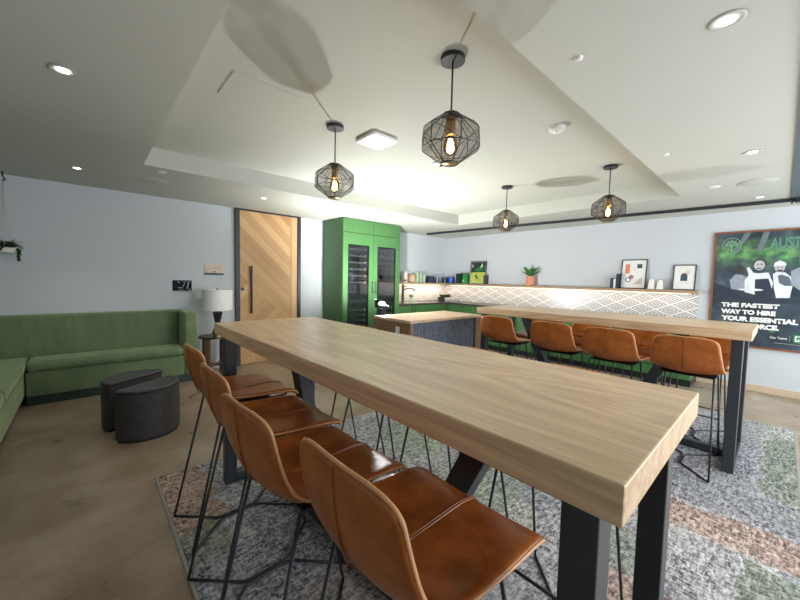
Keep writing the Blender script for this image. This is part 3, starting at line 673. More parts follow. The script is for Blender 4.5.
# ------------------------------------------------------------------ base cabinets and worktop
def base_cab(label, x0, x1, y0, y1, face, doors, group):
    t = thing('base_cabinet', label, 'cabinet', ((x0 + x1) / 2, (y0 + y1) / 2, 0), 0, group); ox, oy = (x0 + x1) / 2, (y0 + y1) / 2
    obj('body', box(B(), x0 - ox, x1 - ox, y0 - oy, y1 - oy, 0.10, 0.858), 'green', t, 0.002)
    if face == 'y': obj('toe_kick', box(B(), x0 - ox, x1 - ox, y0 - oy + 0.06, y1 - oy, 0, 0.10), 'black', t)
    else: obj('toe_kick', box(B(), x0 - ox + 0.06, x1 - ox, y0 - oy, y1 - oy, 0, 0.10), 'black', t)
    for k in range(doors):
        if face == 'y':
            a = x0 + (x1 - x0) * k / doors + 0.003; b = x0 + (x1 - x0) * (k + 1) / doors - 0.003
            dd = obj('door', box(B(), a - ox, b - ox, y0 - oy - 0.02, y0 - oy, 0.105, 0.85), 'green', t, 0.002); h = b - 0.04 if k % 2 == 0 else a + 0.04
            obj('handle', tube(B(), fillet([(h - ox, y0 - oy - 0.02, 0.70), (h - ox, y0 - oy - 0.045, 0.70), (h - ox, y0 - oy - 0.045, 0.82), (h - ox, y0 - oy - 0.02, 0.82)], 0.01), 0.006, 6), 'black', dd, smooth=True)
        else:
            a = y0 + (y1 - y0) * k / doors + 0.003; b = y0 + (y1 - y0) * (k + 1) / doors - 0.003
            for z0, z1 in ((0.105, 0.30), (0.306, 0.575), (0.581, 0.85)):
                dd = obj('drawer', box(B(), x0 - ox - 0.02, x0 - ox, a - oy, b - oy, z0, z1), 'green', t, 0.002); ym = (a + b) / 2 - oy; z = z1 - 0.045
                obj('handle', tube(B(), fillet([(x0 - ox - 0.02, ym - 0.08, z), (x0 - ox - 0.045, ym - 0.08, z), (x0 - ox - 0.045, ym + 0.08, z), (x0 - ox - 0.02, ym + 0.08, z)], 0.01), 0.006, 6), 'black', dd, smooth=True)
    return t
CF = 5.95
base_cab('green sink base cabinet right of the tall cooler cabinet', 4.446, 5.30, 5.0, YW - 0.01, 'y', 2, None)
base_cab('green base cabinet filling the corner under the dark worktop', 5.306, CF - 0.004, 5.0, YW - 0.01, 'y', 1, None)
nb = 5; ys = [0.76 + (4.99 - 0.76) * i / nb for i in range(nb + 1)]
RL = ['green drawer cabinet at the right end of the long run, near the poster', 'green drawer cabinet second from the right end of the long run', 'green drawer cabinet in the middle of the long run', 'green drawer cabinet fourth from the right end of the long run, level with the island', 'green drawer cabinet of the long run next to the room corner']
for i in range(nb): base_cab(RL[i], CF + 0.02, XW - 0.01, ys[i] + 0.002, ys[i + 1] - 0.002, 'x', 1, 'green drawer cabinets of the long run')
t = thing('worktop', 'dark stone worktop turning the corner beneath the tiled splashback', 'worktop', (6.2, 5.2, 0.86))
bm = B(); prism(bm, [(p[0] - 6.2, p[1] - 5.2) for p in ((4.445, 4.965), (5.90, 4.965), (5.90, 0.75), (XW - 0.01, 0.75), (XW - 0.01, YW - 0.01), (4.445, YW - 0.01))], 0.0, 0.035); obj('slab', bm, 'worktop', t, 0.003)
WT = 0.895
t = thing('sink', 'stainless steel sink rim set in the worktop beneath the tap', 'sink', (5.05, 5.24, WT))
bm = B()
for a in ((-0.25, 0.25, -0.18, -0.165), (-0.25, 0.25, 0.165, 0.18), (-0.25, -0.235, -0.165, 0.165), (0.235, 0.25, -0.165, 0.165)): box(bm, a[0], a[1], a[2], a[3], 0, 0.004)
obj('rim', bm, 'chrome', t); obj('basin', box(B(), -0.235, 0.235, -0.165, 0.165, 0.0, 0.002), 'chrome', t)
t = thing('faucet', 'tall black kitchen tap with a curved spout by the sink', 'faucet', (5.02, 5.46, WT))
smooth_by_angle(obj('column', lathe(B(), [(0.036, 0), (0.036, 0.012), (0.028, 0.018), (0.027, 0.37), (0.024, 0.38)], seg=20), 'black', t))
obj('spout', tube(B(), fillet([(0.02, -0.01, 0.26), (0.10, -0.08, 0.30), (0.19, -0.15, 0.275), (0.205, -0.165, 0.235)], 0.05), 0.014, 10), 'black', t, smooth=True)
obj('lever', tube(B(), [(0, -0.02, 0.33), (0.03, -0.10, 0.345)], 0.008, 8), 'black', t, smooth=True)
t = thing('wall_outlet', 'small dark outlet on the tiles left of the tap', 'outlet', (4.66, YW - 0.008, 1.06))
obj('plate', box(B(), -0.022, 0.022, -0.006, 0, -0.04, 0.04), 'bronze', t, 0.002); obj('socket', box(B(), -0.012, 0.012, -0.008, -0.006, -0.02, 0.02), 'black', t)
t = thing('dish_brush_cup', 'small green cup with sprigs beside the sink', 'cup', (5.28, 5.47, WT))
smooth_by_angle(obj('cup', lathe(B(), [(0.035, 0), (0.042, 0.09), (0.038, 0.09), (0.03, 0.01)], seg=18), 'mint', t)); bm = B()
for k in range(9):
    a = k * 0.7; leaf(bm, (0.015 * math.cos(a), 0.015 * math.sin(a), 0.08), (0.06 * math.cos(a), 0.06 * math.sin(a), 0.15 + 0.01 * (k % 3)), 0.03)
obj('sprigs', bm, 'leaf', t)
t = thing('herb_planter', 'dark box planter with low green herbs in the worktop corner', 'plant', (6.28, 5.36, WT))
obj('planter_box', box(B(), -0.17, 0.17, -0.06, 0.06, 0, 0.09), 'dkbox', t, 0.003); bm = B(); random.seed(5)
for k in range(60):
    x, y = random.uniform(-.16, .16), random.uniform(-.05, .05); leaf(bm, (x, y, 0.085), (x + random.uniform(-.03, .03), y + random.uniform(-.03, .03), 0.13 + random.uniform(0, .03)), 0.025)
obj('herbs', bm, 'leafdk', t)
t = thing('napkin_box', 'pale grey box on the worktop in front of the herb planter', 'box', (6.26, 5.13, WT))
obj('body', box(B(), -0.10, 0.10, -0.13, 0.13, 0, 0.06), 'greybox', t, 0.004); obj('lid', box(B(), -0.103, 0.103, -0.133, 0.133, 0.06, 0.075), 'cream', t, 0.003)

# ------------------------------------------------------------------ shelves and LED strips
SZ = 1.31
tag(obj('wall_shelf', box(B(), 4.446, XW - 0.205, YW - 0.21, YW - 0.002, SZ - 0.045, SZ), 'oak_x', None, 0.002), 'oak wall shelf above the sink on the back wall', 'shelf')
tag(obj('wall_shelf', box(B(), XW - 0.20, XW - 0.002, 0.80, YW - 0.002, SZ - 0.045, SZ), 'shelfwood', None, 0.002), 'long oak wall shelf above the diamond tiles on the right wall', 'shelf')
tag(obj('led_strip', box(B(), 4.5, 6.25, YW - 0.10, YW - 0.085, SZ - 0.052, SZ - 0.045), 'led'), 'lit warm strip light beneath the shelf over the sink', 'strip light')
tag(obj('led_strip', box(B(), XW - 0.10, XW - 0.085, 0.9, 5.3, SZ - 0.052, SZ - 0.045), 'led'), 'lit warm strip light beneath the long shelf on the tiled wall', 'strip light')
area('strip_glow_sink', (5.4, YW - 0.12, SZ - 0.06), (0, 0, 0), 1.8, 0.03, 2.6, (1.0, 0.76, 0.56))
area('strip_glow_wall', (XW - 0.12, 4.2, SZ - 0.06), (0, 0, R(90)), 2.6, 0.03, 1.4, (1.0, 0.80, 0.62))

area('strip_glow_wall_right', (XW - 0.12, 1.9, SZ - 0.06), (0, 0, R(90)), 2.0, 0.03, 0.9, (1.0, 0.93, 0.85))
# items on the sink shelf (left to right)
ys_ = 5.47
tag(obj('wood_block', box(B(), 4.53, 4.66, ys_ - .04, ys_ + .04, SZ, SZ + 0.12), 'kraft', None, 0.004), 'small brown wooden block on the sink shelf beside the tall cabinet', 'block')
t = thing('canister', 'white canister with a dark knob near the left end of the sink shelf', 'canister', (5.07, ys_, SZ))
smooth_by_angle(obj('body', lathe(B(), [(0.06, 0), (0.066, 0.01), (0.066, 0.2), (0.06, 0.215)], seg=26), 'cream', t)); smooth_by_angle(obj('lid', lathe(B(), [(0.062, 0.216), (0.062, 0.235), (0.03, 0.245)], seg=26), 'cream', t))
obj('spout_knob', tube(B(), [(-0.035, -0.05, 0.05), (-0.045, -0.08, 0.05)], 0.016, 10), 'bronze', t, smooth=True)
tumb = None
def tumbler(label, x, y, r, h, m):
    t = thing('drinking_glass', label, 'glass', (x, y, SZ)); bm = B(); lathe(bm, [(r * 0.8, 0), (r, h), (r - 0.004, h), (r * 0.8 - 0.004, 0.008)], seg=22); smooth_by_angle(obj('body', bm, m, t)); return t
tumbler('clear glass on the sink shelf between wooden block and white canister', 4.90, ys_, 0.045, 0.17, 'clear')
t = thing('round_box', 'round tan box standing on edge beside the white canister', 'box', (5.30, ys_, SZ))
bm = B(); tube(bm, [(-0.02, 0.035, 0.095), (-0.02, -0.035, 0.095)], 0.094, 28); smooth_by_angle(obj('body', bm, 'kraft', t)); bm = B(); tube(bm, [(-0.02, -0.035, 0.095), (-0.02, -0.038, 0.095)], 0.06, 24); obj('label_disc', bm, 'tan_sign', t)
bl = ['first of three pale green cards on the sink shelf, next to the round tan box', 'middle one of three pale green cards on the sink shelf', 'pale green card on the sink shelf next to the navy pot']
for k, (x, h) in enumerate(((5.435, 0.235), (5.54, 0.23), (5.65, 0.18))):
    t = thing('greeting_card', bl[k], 'card', (x, ys_, SZ), 0, 'pale green cards'); obj('front_cover', box(B(), -0.036, 0.036, -0.03, -0.026, 0, h), 'mint', t); obj('back_cover', box(B(), -0.036, 0.036, 0.026, 0.03, 0, h), 'cream', t); obj('spine', box(B(), 0.034, 0.038, -0.03, 0.03, 0, h), 'mint', t)
def mug(label, x, y, r, h, m, taper=0.0, handle=True, name='mug', cat='mug'):
    t = thing(name, label, cat, (x, y, SZ)); bm = B(); lathe(bm, [(r * (1 - taper), 0), (r, h * (0.9 if taper >= 0 else 0.95)), (r, h), (r - 0.006, h), (r * (1 - taper) - 0.006, 0.01)], seg=26); smooth_by_angle(obj('body', bm, m, t))
    if handle: obj('handle', tube(B(), fillet([(r * 0.95, 0, h * 0.8), (r + 0.045, 0, h * 0.75), (r + 0.04, 0, h * 0.3), (r * 0.92, 0, h * 0.2)], 0.03), 0.008, 8), m, t, smooth=True)
    return t
mug('dark navy pot wider at its foot on the sink shelf', 5.88, ys_, 0.095, 0.155, 'navy', -0.28)
tumbler('clear glass on the sink shelf between navy pot and mugs', 6.12, ys_, 0.05, 0.14, 'clear')
mug('dark blue mug in the shelf corner, left of the bright blue one', 6.36, ys_ - 0.03, 0.07, 0.13, 'navy', 0.08)
mug('bright cobalt blue mug in the shelf corner', XW - 0.12, 5.29, 0.075, 0.15, 'blue', 0.1)
t = thing('book', 'dark green book leaning on the long shelf beside the bright green one', 'book', (XW - 0.10, 5.07, SZ)); obj('cover', box(B(), -0.07, 0.07, -0.09, 0.04, 0, 0.23), 'dkgreen', t, 0.003); obj('pages', box(B(), -0.072, 0.0, -0.085, 0.035, 0.228, 0.232), 'cream', t)
t = thing('bottle', 'squat bright green bottle with flared foot left of the framed green picture', 'bottle', (XW - 0.11, 4.885, SZ)); smooth_by_angle(obj('body', lathe(B(), [(0.085, 0), (0.09, 0.02), (0.075, 0.1), (0.06, 0.2), (0.056, 0.235), (0.04, 0.24)], seg=24), 'emerald', t), 60); bm = B(); tube(bm, [(-0.078, 0.0, 0.06), (-0.084, 0, 0.06)], 0.026, 14); obj('label_patch', bm, 'mint', t)

def picture(label, y0, y1, h, art, lean=0.055, name='framed_picture', xb=None):
    """frame leaning on the wall; local x = to the right (towards -y), local z up, front faces -X"""
    w = y0 - y1; xb = xb if xb is not None else XW - 0.012 - lean
    t = thing(name, label, 'picture', (xb, (y0 + y1) / 2, SZ), 0, None)
    t.rotation_euler = (0, math.asin(lean / h) * 0.9, 0)
    bm = B(); e = 0.014
    for a in ((-w / 2, -w / 2 + e, 0, h), (w / 2 - e, w / 2, 0, h), (-w / 2 + e, w / 2 - e, 0, e), (-w / 2 + e, w / 2 - e, h - e, h)): box(bm, -0.012, 0.006, a[0], a[1], a[2], a[3])
    obj('frame', bm, 'frameblk', t, 0.0015); obj('print', box(B(), -0.004, 0.002, -w / 2 + e, w / 2 - e, e, h - e), 'paper', t)
    layer = [0]
    def shape(nm, pts, m):                                # pts in (u right 0..1, v up 0..1) of the sheet
        layer[0] += 1; bm = B(); x = -0.0045 - 0.0003 * layer[0]
        bm.faces.new([bm.verts.new((x, w / 2 - u * w, v * h)) for u, v in pts]); obj(nm, bm, m, t)
    art(shape); return t
def circ(cu, cv, ru, rv, n=20, a0=0, a1=360): return [(cu + ru * math.cos(R(a0 + (a1 - a0) * k / n)), cv + rv * math.sin(R(a0 + (a1 - a0) * k / n))) for k in range(n + (0 if a1 - a0 == 360 else 1))]
def art0(s):
    s('dark_half', [(0.05, 0.5), (0.95, 0.52), (0.95, 0.96), (0.05, 0.96)], 'dkpic'); s('lime_half', [(0.05, 0.04), (0.95, 0.04), (0.95, 0.52), (0.05, 0.5)], 'limepic')
    s('green_shape', [(0.25, 0.6), (0.5, 0.72), (0.9, 0.66), (0.8, 0.58), (0.4, 0.55)], 'emerald'); s('pale_shape', [(0.6, 0.7), (0.74, 0.92), (0.8, 0.75)], 'mint'); s('pale_shape', [(0.08, 0.72), (0.16, 0.9), (0.2, 0.74)], 'mint')
    s('leaf_shape', [(0.3, 0.34), (0.42, 0.46), (0.5, 0.3), (0.62, 0.26), (0.46, 0.22)], 'leaf')
picture('framed dark green and lime picture leaning on the long shelf near the corner', 4.80, 4.375, 0.515, art0)
t = thing('book', 'thin black book standing right of the framed lime picture', 'book', (XW - 0.09, 4.345, SZ)); obj('cover', box(B(), -0.06, 0.07, -0.02, 0.02, 0, 0.2), 'frameblk', t, 0.003); obj('pages', box(B(), -0.055, 0.066, -0.016, 0.016, 0.198, 0.203), 'cream', t)
t = thing('potted_plant', 'small plant with broad green leaves in a terracotta pot on the long shelf', 'plant', (XW - 0.11, 3.315, SZ))
smooth_by_angle(obj('pot', lathe(B(), [(0.066, 0), (0.078, 0.02), (0.08, 0.17), (0.072, 0.185), (0.06, 0.18), (0.06, 0.15)], seg=26), 'terra', t)); bm = B()
for a, l, z in ((-100, .19, .17), (75, .2, .17), (-80, .22, .10), (100, .21, .09), (150, .15, .19), (215, .17, .12), (-140, .15, .16), (20, .1, .15), (-30, .1, .14)):
    c, q = math.cos(R(a)), math.sin(R(a)); leaf(bm, (0.01 * c, 0.01 * q, 0.17), (l * 0.85 * c, l * 0.85 * q, 0.2 + z), 0.10, 0.5)
obj('leaves', bm, 'leaf', t); obj('stem', tube(B(), [(0, 0, 0.15), (0, 0, 0.24)], 0.012, 8), 'leafdk', t)
for k, (y, m, h, lab) in enumerate(((1.895, 'slate', 0.165, 'short slate blue book at the left of the row beside the abstract print'), (1.845, 'cream', 0.15, 'short cream book between slate and navy ones'), (1.805, 'navy', 0.235, 'tall navy book against the abstract print frame'))):
    t = thing('book', lab, 'book', (XW - 0.09, y, SZ), 0, 'books beside the abstract print'); obj('cover', box(B(), -0.06, 0.06, -0.016, 0.016, 0, h), m, t, 0.002); obj('pages', box(B(), -0.055, 0.055, -0.012, 0.012, h - 0.004, h + 0.002), 'cream', t)
def art1(s):
    s('orange_block', [(0.16, 0.52), (0.34, 0.52), (0.34, 0.84), (0.16, 0.84)], 'orange'); s('slate_block', [(0.62, 0.70), (0.82, 0.70), (0.82, 0.84), (0.62, 0.84)], 'slate')
    s('mauve_ring', circ(0.42, 0.40, 0.095, 0.07), 'mauve'); s('slate_ring', circ(0.30, 0.30, 0.115, 0.088), 'slate'); s('ring_centre', circ(0.30, 0.30, 0.08, 0.062), 'paper')
    s('grey_triangle', [(0.50, 0.16), (0.84, 0.16), (0.84, 0.40)], 'pinkgrey'); s('thin_line', [(0.44, 0.74), (0.455, 0.745), (0.60, 0.60), (0.585, 0.595)], 'pinkgrey')
picture('larger framed abstract print with orange and slate shapes leaning on the long shelf', 1.785, 1.437, 0.468, art1)
for k, (y, lab) in enumerate(((1.352, 'white faceted ornament right of the abstract print, taller of the pair'), (1.245, 'low white faceted ornament between the two framed prints'))):
    t = thing('ornament', lab, 'ornament', (XW - 0.11, y, SZ), R(8 + 4 * k), 'white faceted ornaments'); h = (0.15, 0.14)[k]; q = 0.045
    bm = B(); lo = [bm.verts.new((x * q, y_ * q, 0)) for x, y_ in ((-1, -1), (1, -1), (1, 1), (-1, 1))]; hi = [bm.verts.new((x * q * 0.6 + (0.01 if k else -0.01), y_ * q * 0.6, h)) for x, y_ in ((-1, -1), (1, -1), (1, 1), (-1, 1))]
    bm.faces.new(lo[::-1]); bm.faces.new(hi)
    for i in range(4): bm.faces.new((lo[i], lo[(i + 1) % 4], hi[(i + 1) % 4], hi[i]))
    obj('body', bm, 'cream', t, 0.004); obj('foot', box(B(), -q, q, -q, q, 0, 0.006), 'greybox', t)
def art2(s):
    s('peach_disc', circ(0.64, 0.70, 0.11, 0.09), 'peach'); s('slate_arch', [(0.34, 0.36), (0.64, 0.36)] + circ(0.49, 0.53, 0.15, 0.14, 14, 0, 180), 'slate'); s('base_line', [(0.22, 0.26), (0.76, 0.26), (0.76, 0.285), (0.22, 0.285)], 'peach')
picture('smaller framed print of a slate arch at the right end of the long shelf', 1.108, 0.842, 0.375, art2, 0.045)

# ------------------------------------------------------------------ island
ix0, ix1, iy0, iy1 = 2.755, 4.16, 2.85, 3.55
t = thing('kitchen_island', 'kitchen island with oak top and slate woven front panel', 'island', ((ix0 + ix1) / 2, (iy0 + iy1) / 2, 0)); hx, hy = (ix1 - ix0) / 2, (iy1 - iy0) / 2
obj('countertop', box(B(), -hx, hx, -hy, hy, 0.868, 0.90), 'oak_x', t, 0.002)
ep = obj('end_panel', box(B(), -hx, -hx + 0.04, -hy, hy, 0, 0.867), 'oak_z', t, 0.002)
obj('end_panel', box(B(), hx - 0.14, hx, -hy, hy, 0, 0.867), 'oak_z', t, 0.002)
obj('front_panel', box(B(), -hx + 0.04, hx - 0.14, -hy + 0.03, hy - 0.02, 0.08, 0.867), 'woven', t)
obj('toe_kick', box(B(), -hx + 0.04, hx - 0.14, -hy + 0.07, hy - 0.05, 0, 0.08), 'black', t)
o = obj('outlet', box(B(), -hx - 0.006, -hx, -0.16, -0.09, 0.70, 0.81), 'white', ep, 0.002)

# photo flash on a stand behind the island
t = thing('photo_flash', 'lit photo flash with dark body standing behind the island before the cooler doors', 'flash', (FL[0], FL[1], 0))
obj('tube', lathe(B(), [(0.01, 0.955), (0.03, 0.962), (0.044, 0.985), (0.044, 1.01), (0.03, 1.032), (0.01, 1.04)], seg=20), 'flashlens', t, smooth=True)
bm = B(); rings = []                                                # bowl reflector, rim shaped and tipped to cut flash light on the left
for r, z in ((0.02, 0.945), (0.06, 0.955), (0.085, 0.98), (0.10, 1.004), (0.103, 1.004), (0.088, 0.975), (0.062, 0.948), (0.02, 0.938)):
    rings.append([bm.verts.new((r * math.cos(2 * math.pi * j / 36), r * math.sin(2 * math.pi * j / 36), z - 0.16 * r * math.cos(2 * math.pi * j / 36 - R(-35)))) for j in range(36)])
for p_, q_ in zip(rings, rings[1:]):
    for j in range(36): bm.faces.new((p_[j], p_[(j + 1) % 36], q_[(j + 1) % 36], q_[j]))
obj('reflector', bm, 'header', t, smooth=True)
bm = B(); ar = [R(104 + 3.5 * k) for k in range(31)]               # curved shield added to keep flash light off the left soffit
for r0_, r1_ in ((0.106, 0.109),):
    q4 = [[bm.verts.new((r * math.cos(a), r * math.sin(a), z)) for r, z in ((r0_, 0.965), (r1_, 0.965), (r1_, 1.075), (r0_, 1.075))] for a in ar]
    for p_, n_ in zip(q4, q4[1:]):
        for j in range(4): bm.faces.new((p_[j], p_[(j + 1) % 4], n_[(j + 1) % 4], n_[j]))
    bm.faces.new(q4[0]); bm.faces.new(q4[-1][::-1])
obj('added_flag', bm, 'black', t)
smooth_by_angle(obj('body', lathe(B(), [(0.045, 0.74), (0.056, 0.75), (0.056, 0.93), (0.05, 0.94)], seg=24), 'black', t))
obj('stand_pole', lathe(B(), [(0.012, 0.05), (0.012, 0.74)], seg=12), 'black', t, smooth=True)
for k in range(3):
    a = R(90 + 120 * k); obj('leg', tube(B(), [(0, 0, 0.35), (0.32 * math.cos(a), 0.32 * math.sin(a), 0.008)], 0.008, 8), 'black', t, smooth=True)

# ------------------------------------------------------------------ poster
px, py, pz = XW - 0.004, 0.675, 0.575; PWID, PH = 1.10, 1.545
t = thing('poster', 'large framed dark poster of kitchen workers with white headline on the right wall', 'poster', (px, py - PWID / 2, pz))
def PU(u): return PWID / 2 - u
bm = B(); e = 0.022
for a in ((0, e, 0, PH), (PWID - e, PWID, 0, PH), (e, PWID - e, 0, e), (e, PWID - e, PH - e, PH)): box(bm, -0.03, 0, PU(a[1]), PU(a[0]), a[2], a[3])
obj('frame', bm, 'posterframe', t, 0.002); obj('print', box(B(), -0.016, 0, PU(PWID - e), PU(e), e, PH - e), 'posterbg', t)
lay = [0]
def pp(nm, polys, m):
    lay[0] += 1; x = -0.0163 - 0.0002 * lay[0]; bm = B()
    for pts in polys: bm.faces.new([bm.verts.new((x, PU(u), v)) for u, v in pts])
    return obj(nm, bm, m, t)
def ptext(nm, s, u0, u1, v0, v1, m, bold=0.0, tail=0):
    lay[0] += 1; x = -0.0163 - 0.0002 * lay[0]; bm = fit(text_bm(s, 0.1, bold), u0, u1, v0, v1)
    for v in bm.verts: v.co = Vector((x, PU(v.co.x), v.co.y))
    return obj(nm, bm, m, t)
pp('light_beams', [[(0.30, 1.52), (0.36, 1.52), (0.22, 1.25), (0.18, 1.25)], [(0.47, 1.52), (0.53, 1.52), (0.47, 1.28), (0.42, 1.28)]], 'pbeam')
pp('left_cook_coat', [[(0.184, 0.892), (0.24, 0.97), (0.30, 0.965), (0.341, 0.935), (0.337, 0.755), (0.206, 0.77)]], 'pgrey')
pp('left_cook_head', [circ(0.272, 1.03, 0.042, 0.062)], 'pskin')
pp('dark_lower_part', [[(0.02, 0.86), (0.2, 0.78), (0.35, 0.66), (0.75, 0.66), (1.078, 0.74), (1.078, 0.60), (0.02, 0.60)]], 'papron')  # dark lower part of the printed picture
pp('middle_cook_coat', [[(0.329, 0.895), (0.365, 0.96), (0.34, 1.05), (0.36, 1.07), (0.408, 0.99), (0.455, 0.985), (0.542, 0.995), (0.565, 0.93), (0.59, 0.861), (0.573, 0.706), (0.45, 0.70), (0.338, 0.735)]], 'pwhite')
pp('middle_cook_apron', [[(0.426, 0.906), (0.547, 0.918), (0.575, 0.82), (0.599, 0.708), (0.57, 0.62), (0.441, 0.62), (0.43, 0.76)]], 'papron')
pp('middle_cook_hair', [circ(0.458, 1.108, 0.058, 0.072)], 'pskin'); pp('middle_cook_face', [circ(0.456, 1.088, 0.05, 0.064)], 'pface')
pp('middle_cook_features', [circ(0.438, 1.10, 0.009, 0.007, 8), circ(0.474, 1.10, 0.009, 0.007, 8), [(0.43, 1.055), (0.48, 1.055), (0.47, 1.04), (0.44, 1.04)]], 'pskin')
pp('right_cook_coat', [[(0.583, 0.975), (0.61, 1.0), (0.684, 0.995), (0.74, 0.94), (0.764, 0.902), (0.741, 0.677), (0.627, 0.671), (0.60, 0.80)]], 'pwhite')
pp('right_cook_vest', [[(0.623, 0.957), (0.66, 0.97), (0.725, 0.939), (0.757, 0.827), (0.694, 0.825), (0.64, 0.86)]], 'pvest')  # the vest's own darker printed colour
pp('right_cook_face', [circ(0.638, 1.06, 0.046, 0.062)], 'pface'); pp('right_cook_cap', [[(0.583, 1.07), (0.59, 1.12), (0.635, 1.145), (0.685, 1.12), (0.69, 1.08), (0.64, 1.085)]], 'pwhite')
pp('right_cook_features', [circ(0.622, 1.062, 0.008, 0.006, 8), circ(0.655, 1.062, 0.008, 0.006, 8), [(0.61, 1.03), (0.668, 1.03), (0.655, 1.005), (0.622, 1.005)]], 'pskin')
pp('far_cook_coat', [[(0.733, 1.013), (0.80, 1.06), (0.86, 1.06), (0.93, 1.0), (0.95, 0.80), (0.82, 0.774), (0.743, 0.846)]], 'pgrey'); pp('far_cook_head', [circ(0.845, 1.12, 0.045, 0.062)], 'pface')
pp('plate', [circ(0.39, 0.767, 0.12, 0.016)], 'pwhite')
ptext('headline', 'THE FASTEST', 0.119, 0.665, 0.528, 0.588, 'paper', 0.0065); ptext('headline', 'WAY TO HIRE', 0.122, 0.636, 0.436, 0.498, 'paper', 0.0065)
ptext('headline', 'YOUR ESSENTIAL', 0.128, 0.832, 0.342, 0.408, 'paper', 0.0065); ptext('headline', 'WORKFORCE.', 0.128, 0.676, 0.252, 0.320, 'paper', 0.0065)
ptext('city_name', 'AUST', 0.535, 0.80, 1.300, 1.437, 'pdim', 0.002)
ptext('small_line', 'Our Talent', 0.603, 0.752, 0.148, 0.178, 'paper', 0.001)
pp('divider', [[(0.772, 0.125), (0.776, 0.125), (0.776, 0.20), (0.772, 0.20)], [(0.64, 0.094), (0.86, 0.092), (0.86, 0.098), (0.64, 0.100)]], 'pgrey')
pp('logo_square', [[(0.80, 0.12), (0.95, 0.10), (0.95, 0.225), (0.80, 0.222)]], 'plogo'); pp('logo_mark', [[(0.815, 0.205), (0.855, 0.205), (0.855, 0.195), (0.827, 0.195), (0.827, 0.15), (0.843, 0.15), (0.843, 0.168), (0.855, 0.168), (0.855, 0.138), (0.815, 0.138)], [(0.87, 0.205), (0.91, 0.205), (0.91, 0.195), (0.882, 0.195), (0.882, 0.178), (0.905, 0.178), (0.905, 0.168), (0.882, 0.168), (0.882, 0.138), (0.87, 0.138)]], 'paper')
lay[0] += 1; bm = B(); cu, cv = 0.178, 1.355                                            # ring with a spreading tree
pts = [(-0.0163 - 0.0002 * lay[0], PU(cu + 0.092 * math.cos(2 * math.pi * k / 36)), cv + 0.105 * math.sin(2 * math.pi * k / 36)) for k in range(36)]
tube(bm, pts, 0.0035, 5, True)
for a, l in ((90, .085), (60, .085), (120, .085), (30, .08), (150, .08), (5, .075), (175, .075)):
    m_ = (cu + 0.035 * math.cos(R(a)), cv + 0.035 * math.sin(R(a))); e_ = (cu + l * math.cos(R(a)), cv + l * math.sin(R(a)))
    X_ = -0.0163 - 0.0002 * lay[0]; tube(bm, [(X_, PU(cu), cv - 0.01), (X_, PU(m_[0]), m_[1]), (X_, PU(e_[0]), e_[1])], 0.0035, 5)
    for q in (-24, 24): tube(bm, [(X_, PU(m_[0]), m_[1]), (X_, PU(m_[0] + 0.035 * math.cos(R(a + q))), m_[1] + 0.035 * math.sin(R(a + q)))], 0.003, 5)
tube(bm, [(X_, PU(cu), cv), (X_, PU(cu), cv - 0.09)], 0.006, 5)
for q in (-55, 55): tube(bm, [(X_, PU(cu), cv - 0.055), (X_, PU(cu + 0.05 * math.sin(R(q))), cv - 0.085)], 0.0035, 5)
obj('tree_emblem', bm, 'pemblem', t)

# ------------------------------------------------------------------ pendant lamps
def pendant(label):
    p = thing('pendant_lamp', label, 'pendant lamp', (0, 0, TH), 0, 'black cage pendant lamps')
    smooth_by_angle(obj('canopy', lathe(B(), [(0.066, -0.024), (0.066, 0.0)], seg=32), 'black', p, 0.003))
    obj('rod', lathe(B(), [(0.005, -0.31), (0.005, -0.024)], seg=10), 'black', p, smooth=True)
    prof = [(0.046, -0.300), (0.150, -0.375), (0.156, -0.478), (0.046, -0.556)]; n = 12
    bm = B(); lathe(bm, [prof[0], (0.10, -0.336), prof[1], (0.156, -0.42), prof[2], (0.10, -0.521), prof[3]], seg=48, cap=False); sh = obj('lamp_shade', bm, 'gauze', p, smooth=True)
    P = [[Vector((r * math.cos(2 * math.pi * j / n), r * math.sin(2 * math.pi * j / n), z)) for j in range(n)] for r, z in prof]
    bm = B()
    for k in (0, 3): tube(bm, P[k], 0.004, 6, True)
    
    for k in (1, 2): tube(bm, P[k], 0.0022, 6, True)
    for j in range(n):
        if j % 2 == 0: tube(bm, [P[0][j], P[1][j], P[2][j], P[3][j]], 0.0026, 6)
        else:
            m_ = (P[1][j] + P[2][j]) / 2; tube(bm, [P[0][j], m_ * 1.0, P[3][j]], 0.0018, 5); tube(bm, [P[1][j - 1], m_], 0.0018, 5); tube(bm, [P[2][(j + 1) % n], m_], 0.0018, 5)
    obj('wire_cage', bm, 'black', sh)
    obj('top_plate', lathe(B(), [(0.046, -0.303), (0.046, -0.299)], seg=24), 'black', p)
    obj('socket', lathe(B(), [(0.024, -0.41), (0.026, -0.405), (0.026, -0.312), (0.012, -0.305)], seg=18), 'gold', p, smooth=True)
    b = obj('bulb', lathe(B(), [(0.010, -0.512), (0.030, -0.498), (0.038, -0.475), (0.034, -0.44), (0.020, -0.412)], seg=18), 'amber', p, smooth=True)
    obj('filament', lathe(B(), [(0.006, -0.495), (0.016, -0.48), (0.017, -0.45), (0.007, -0.425)], seg=12), 'bulb', b, smooth=True)
    obj('bottom_ring', lathe(B(), [(0.046, -0.558), (0.048, -0.552), (0.036, -0.552), (0.036, -0.558)], seg=24), 'gold', p, smooth=True)
    return p
PL = [((1.480, 1.255), 'largest black cage pendant lamp, nearest the camera'), ((1.474, 2.43), 'cage pendant lamp on the left, in line with the wooden door'), ((3.936, 2.39), 'smallest cage pendant lamp, hanging before the framed green picture'), ((3.958, 1.238), 'cage pendant lamp on the right, hanging over the abstract print')]
pen = pendant('')
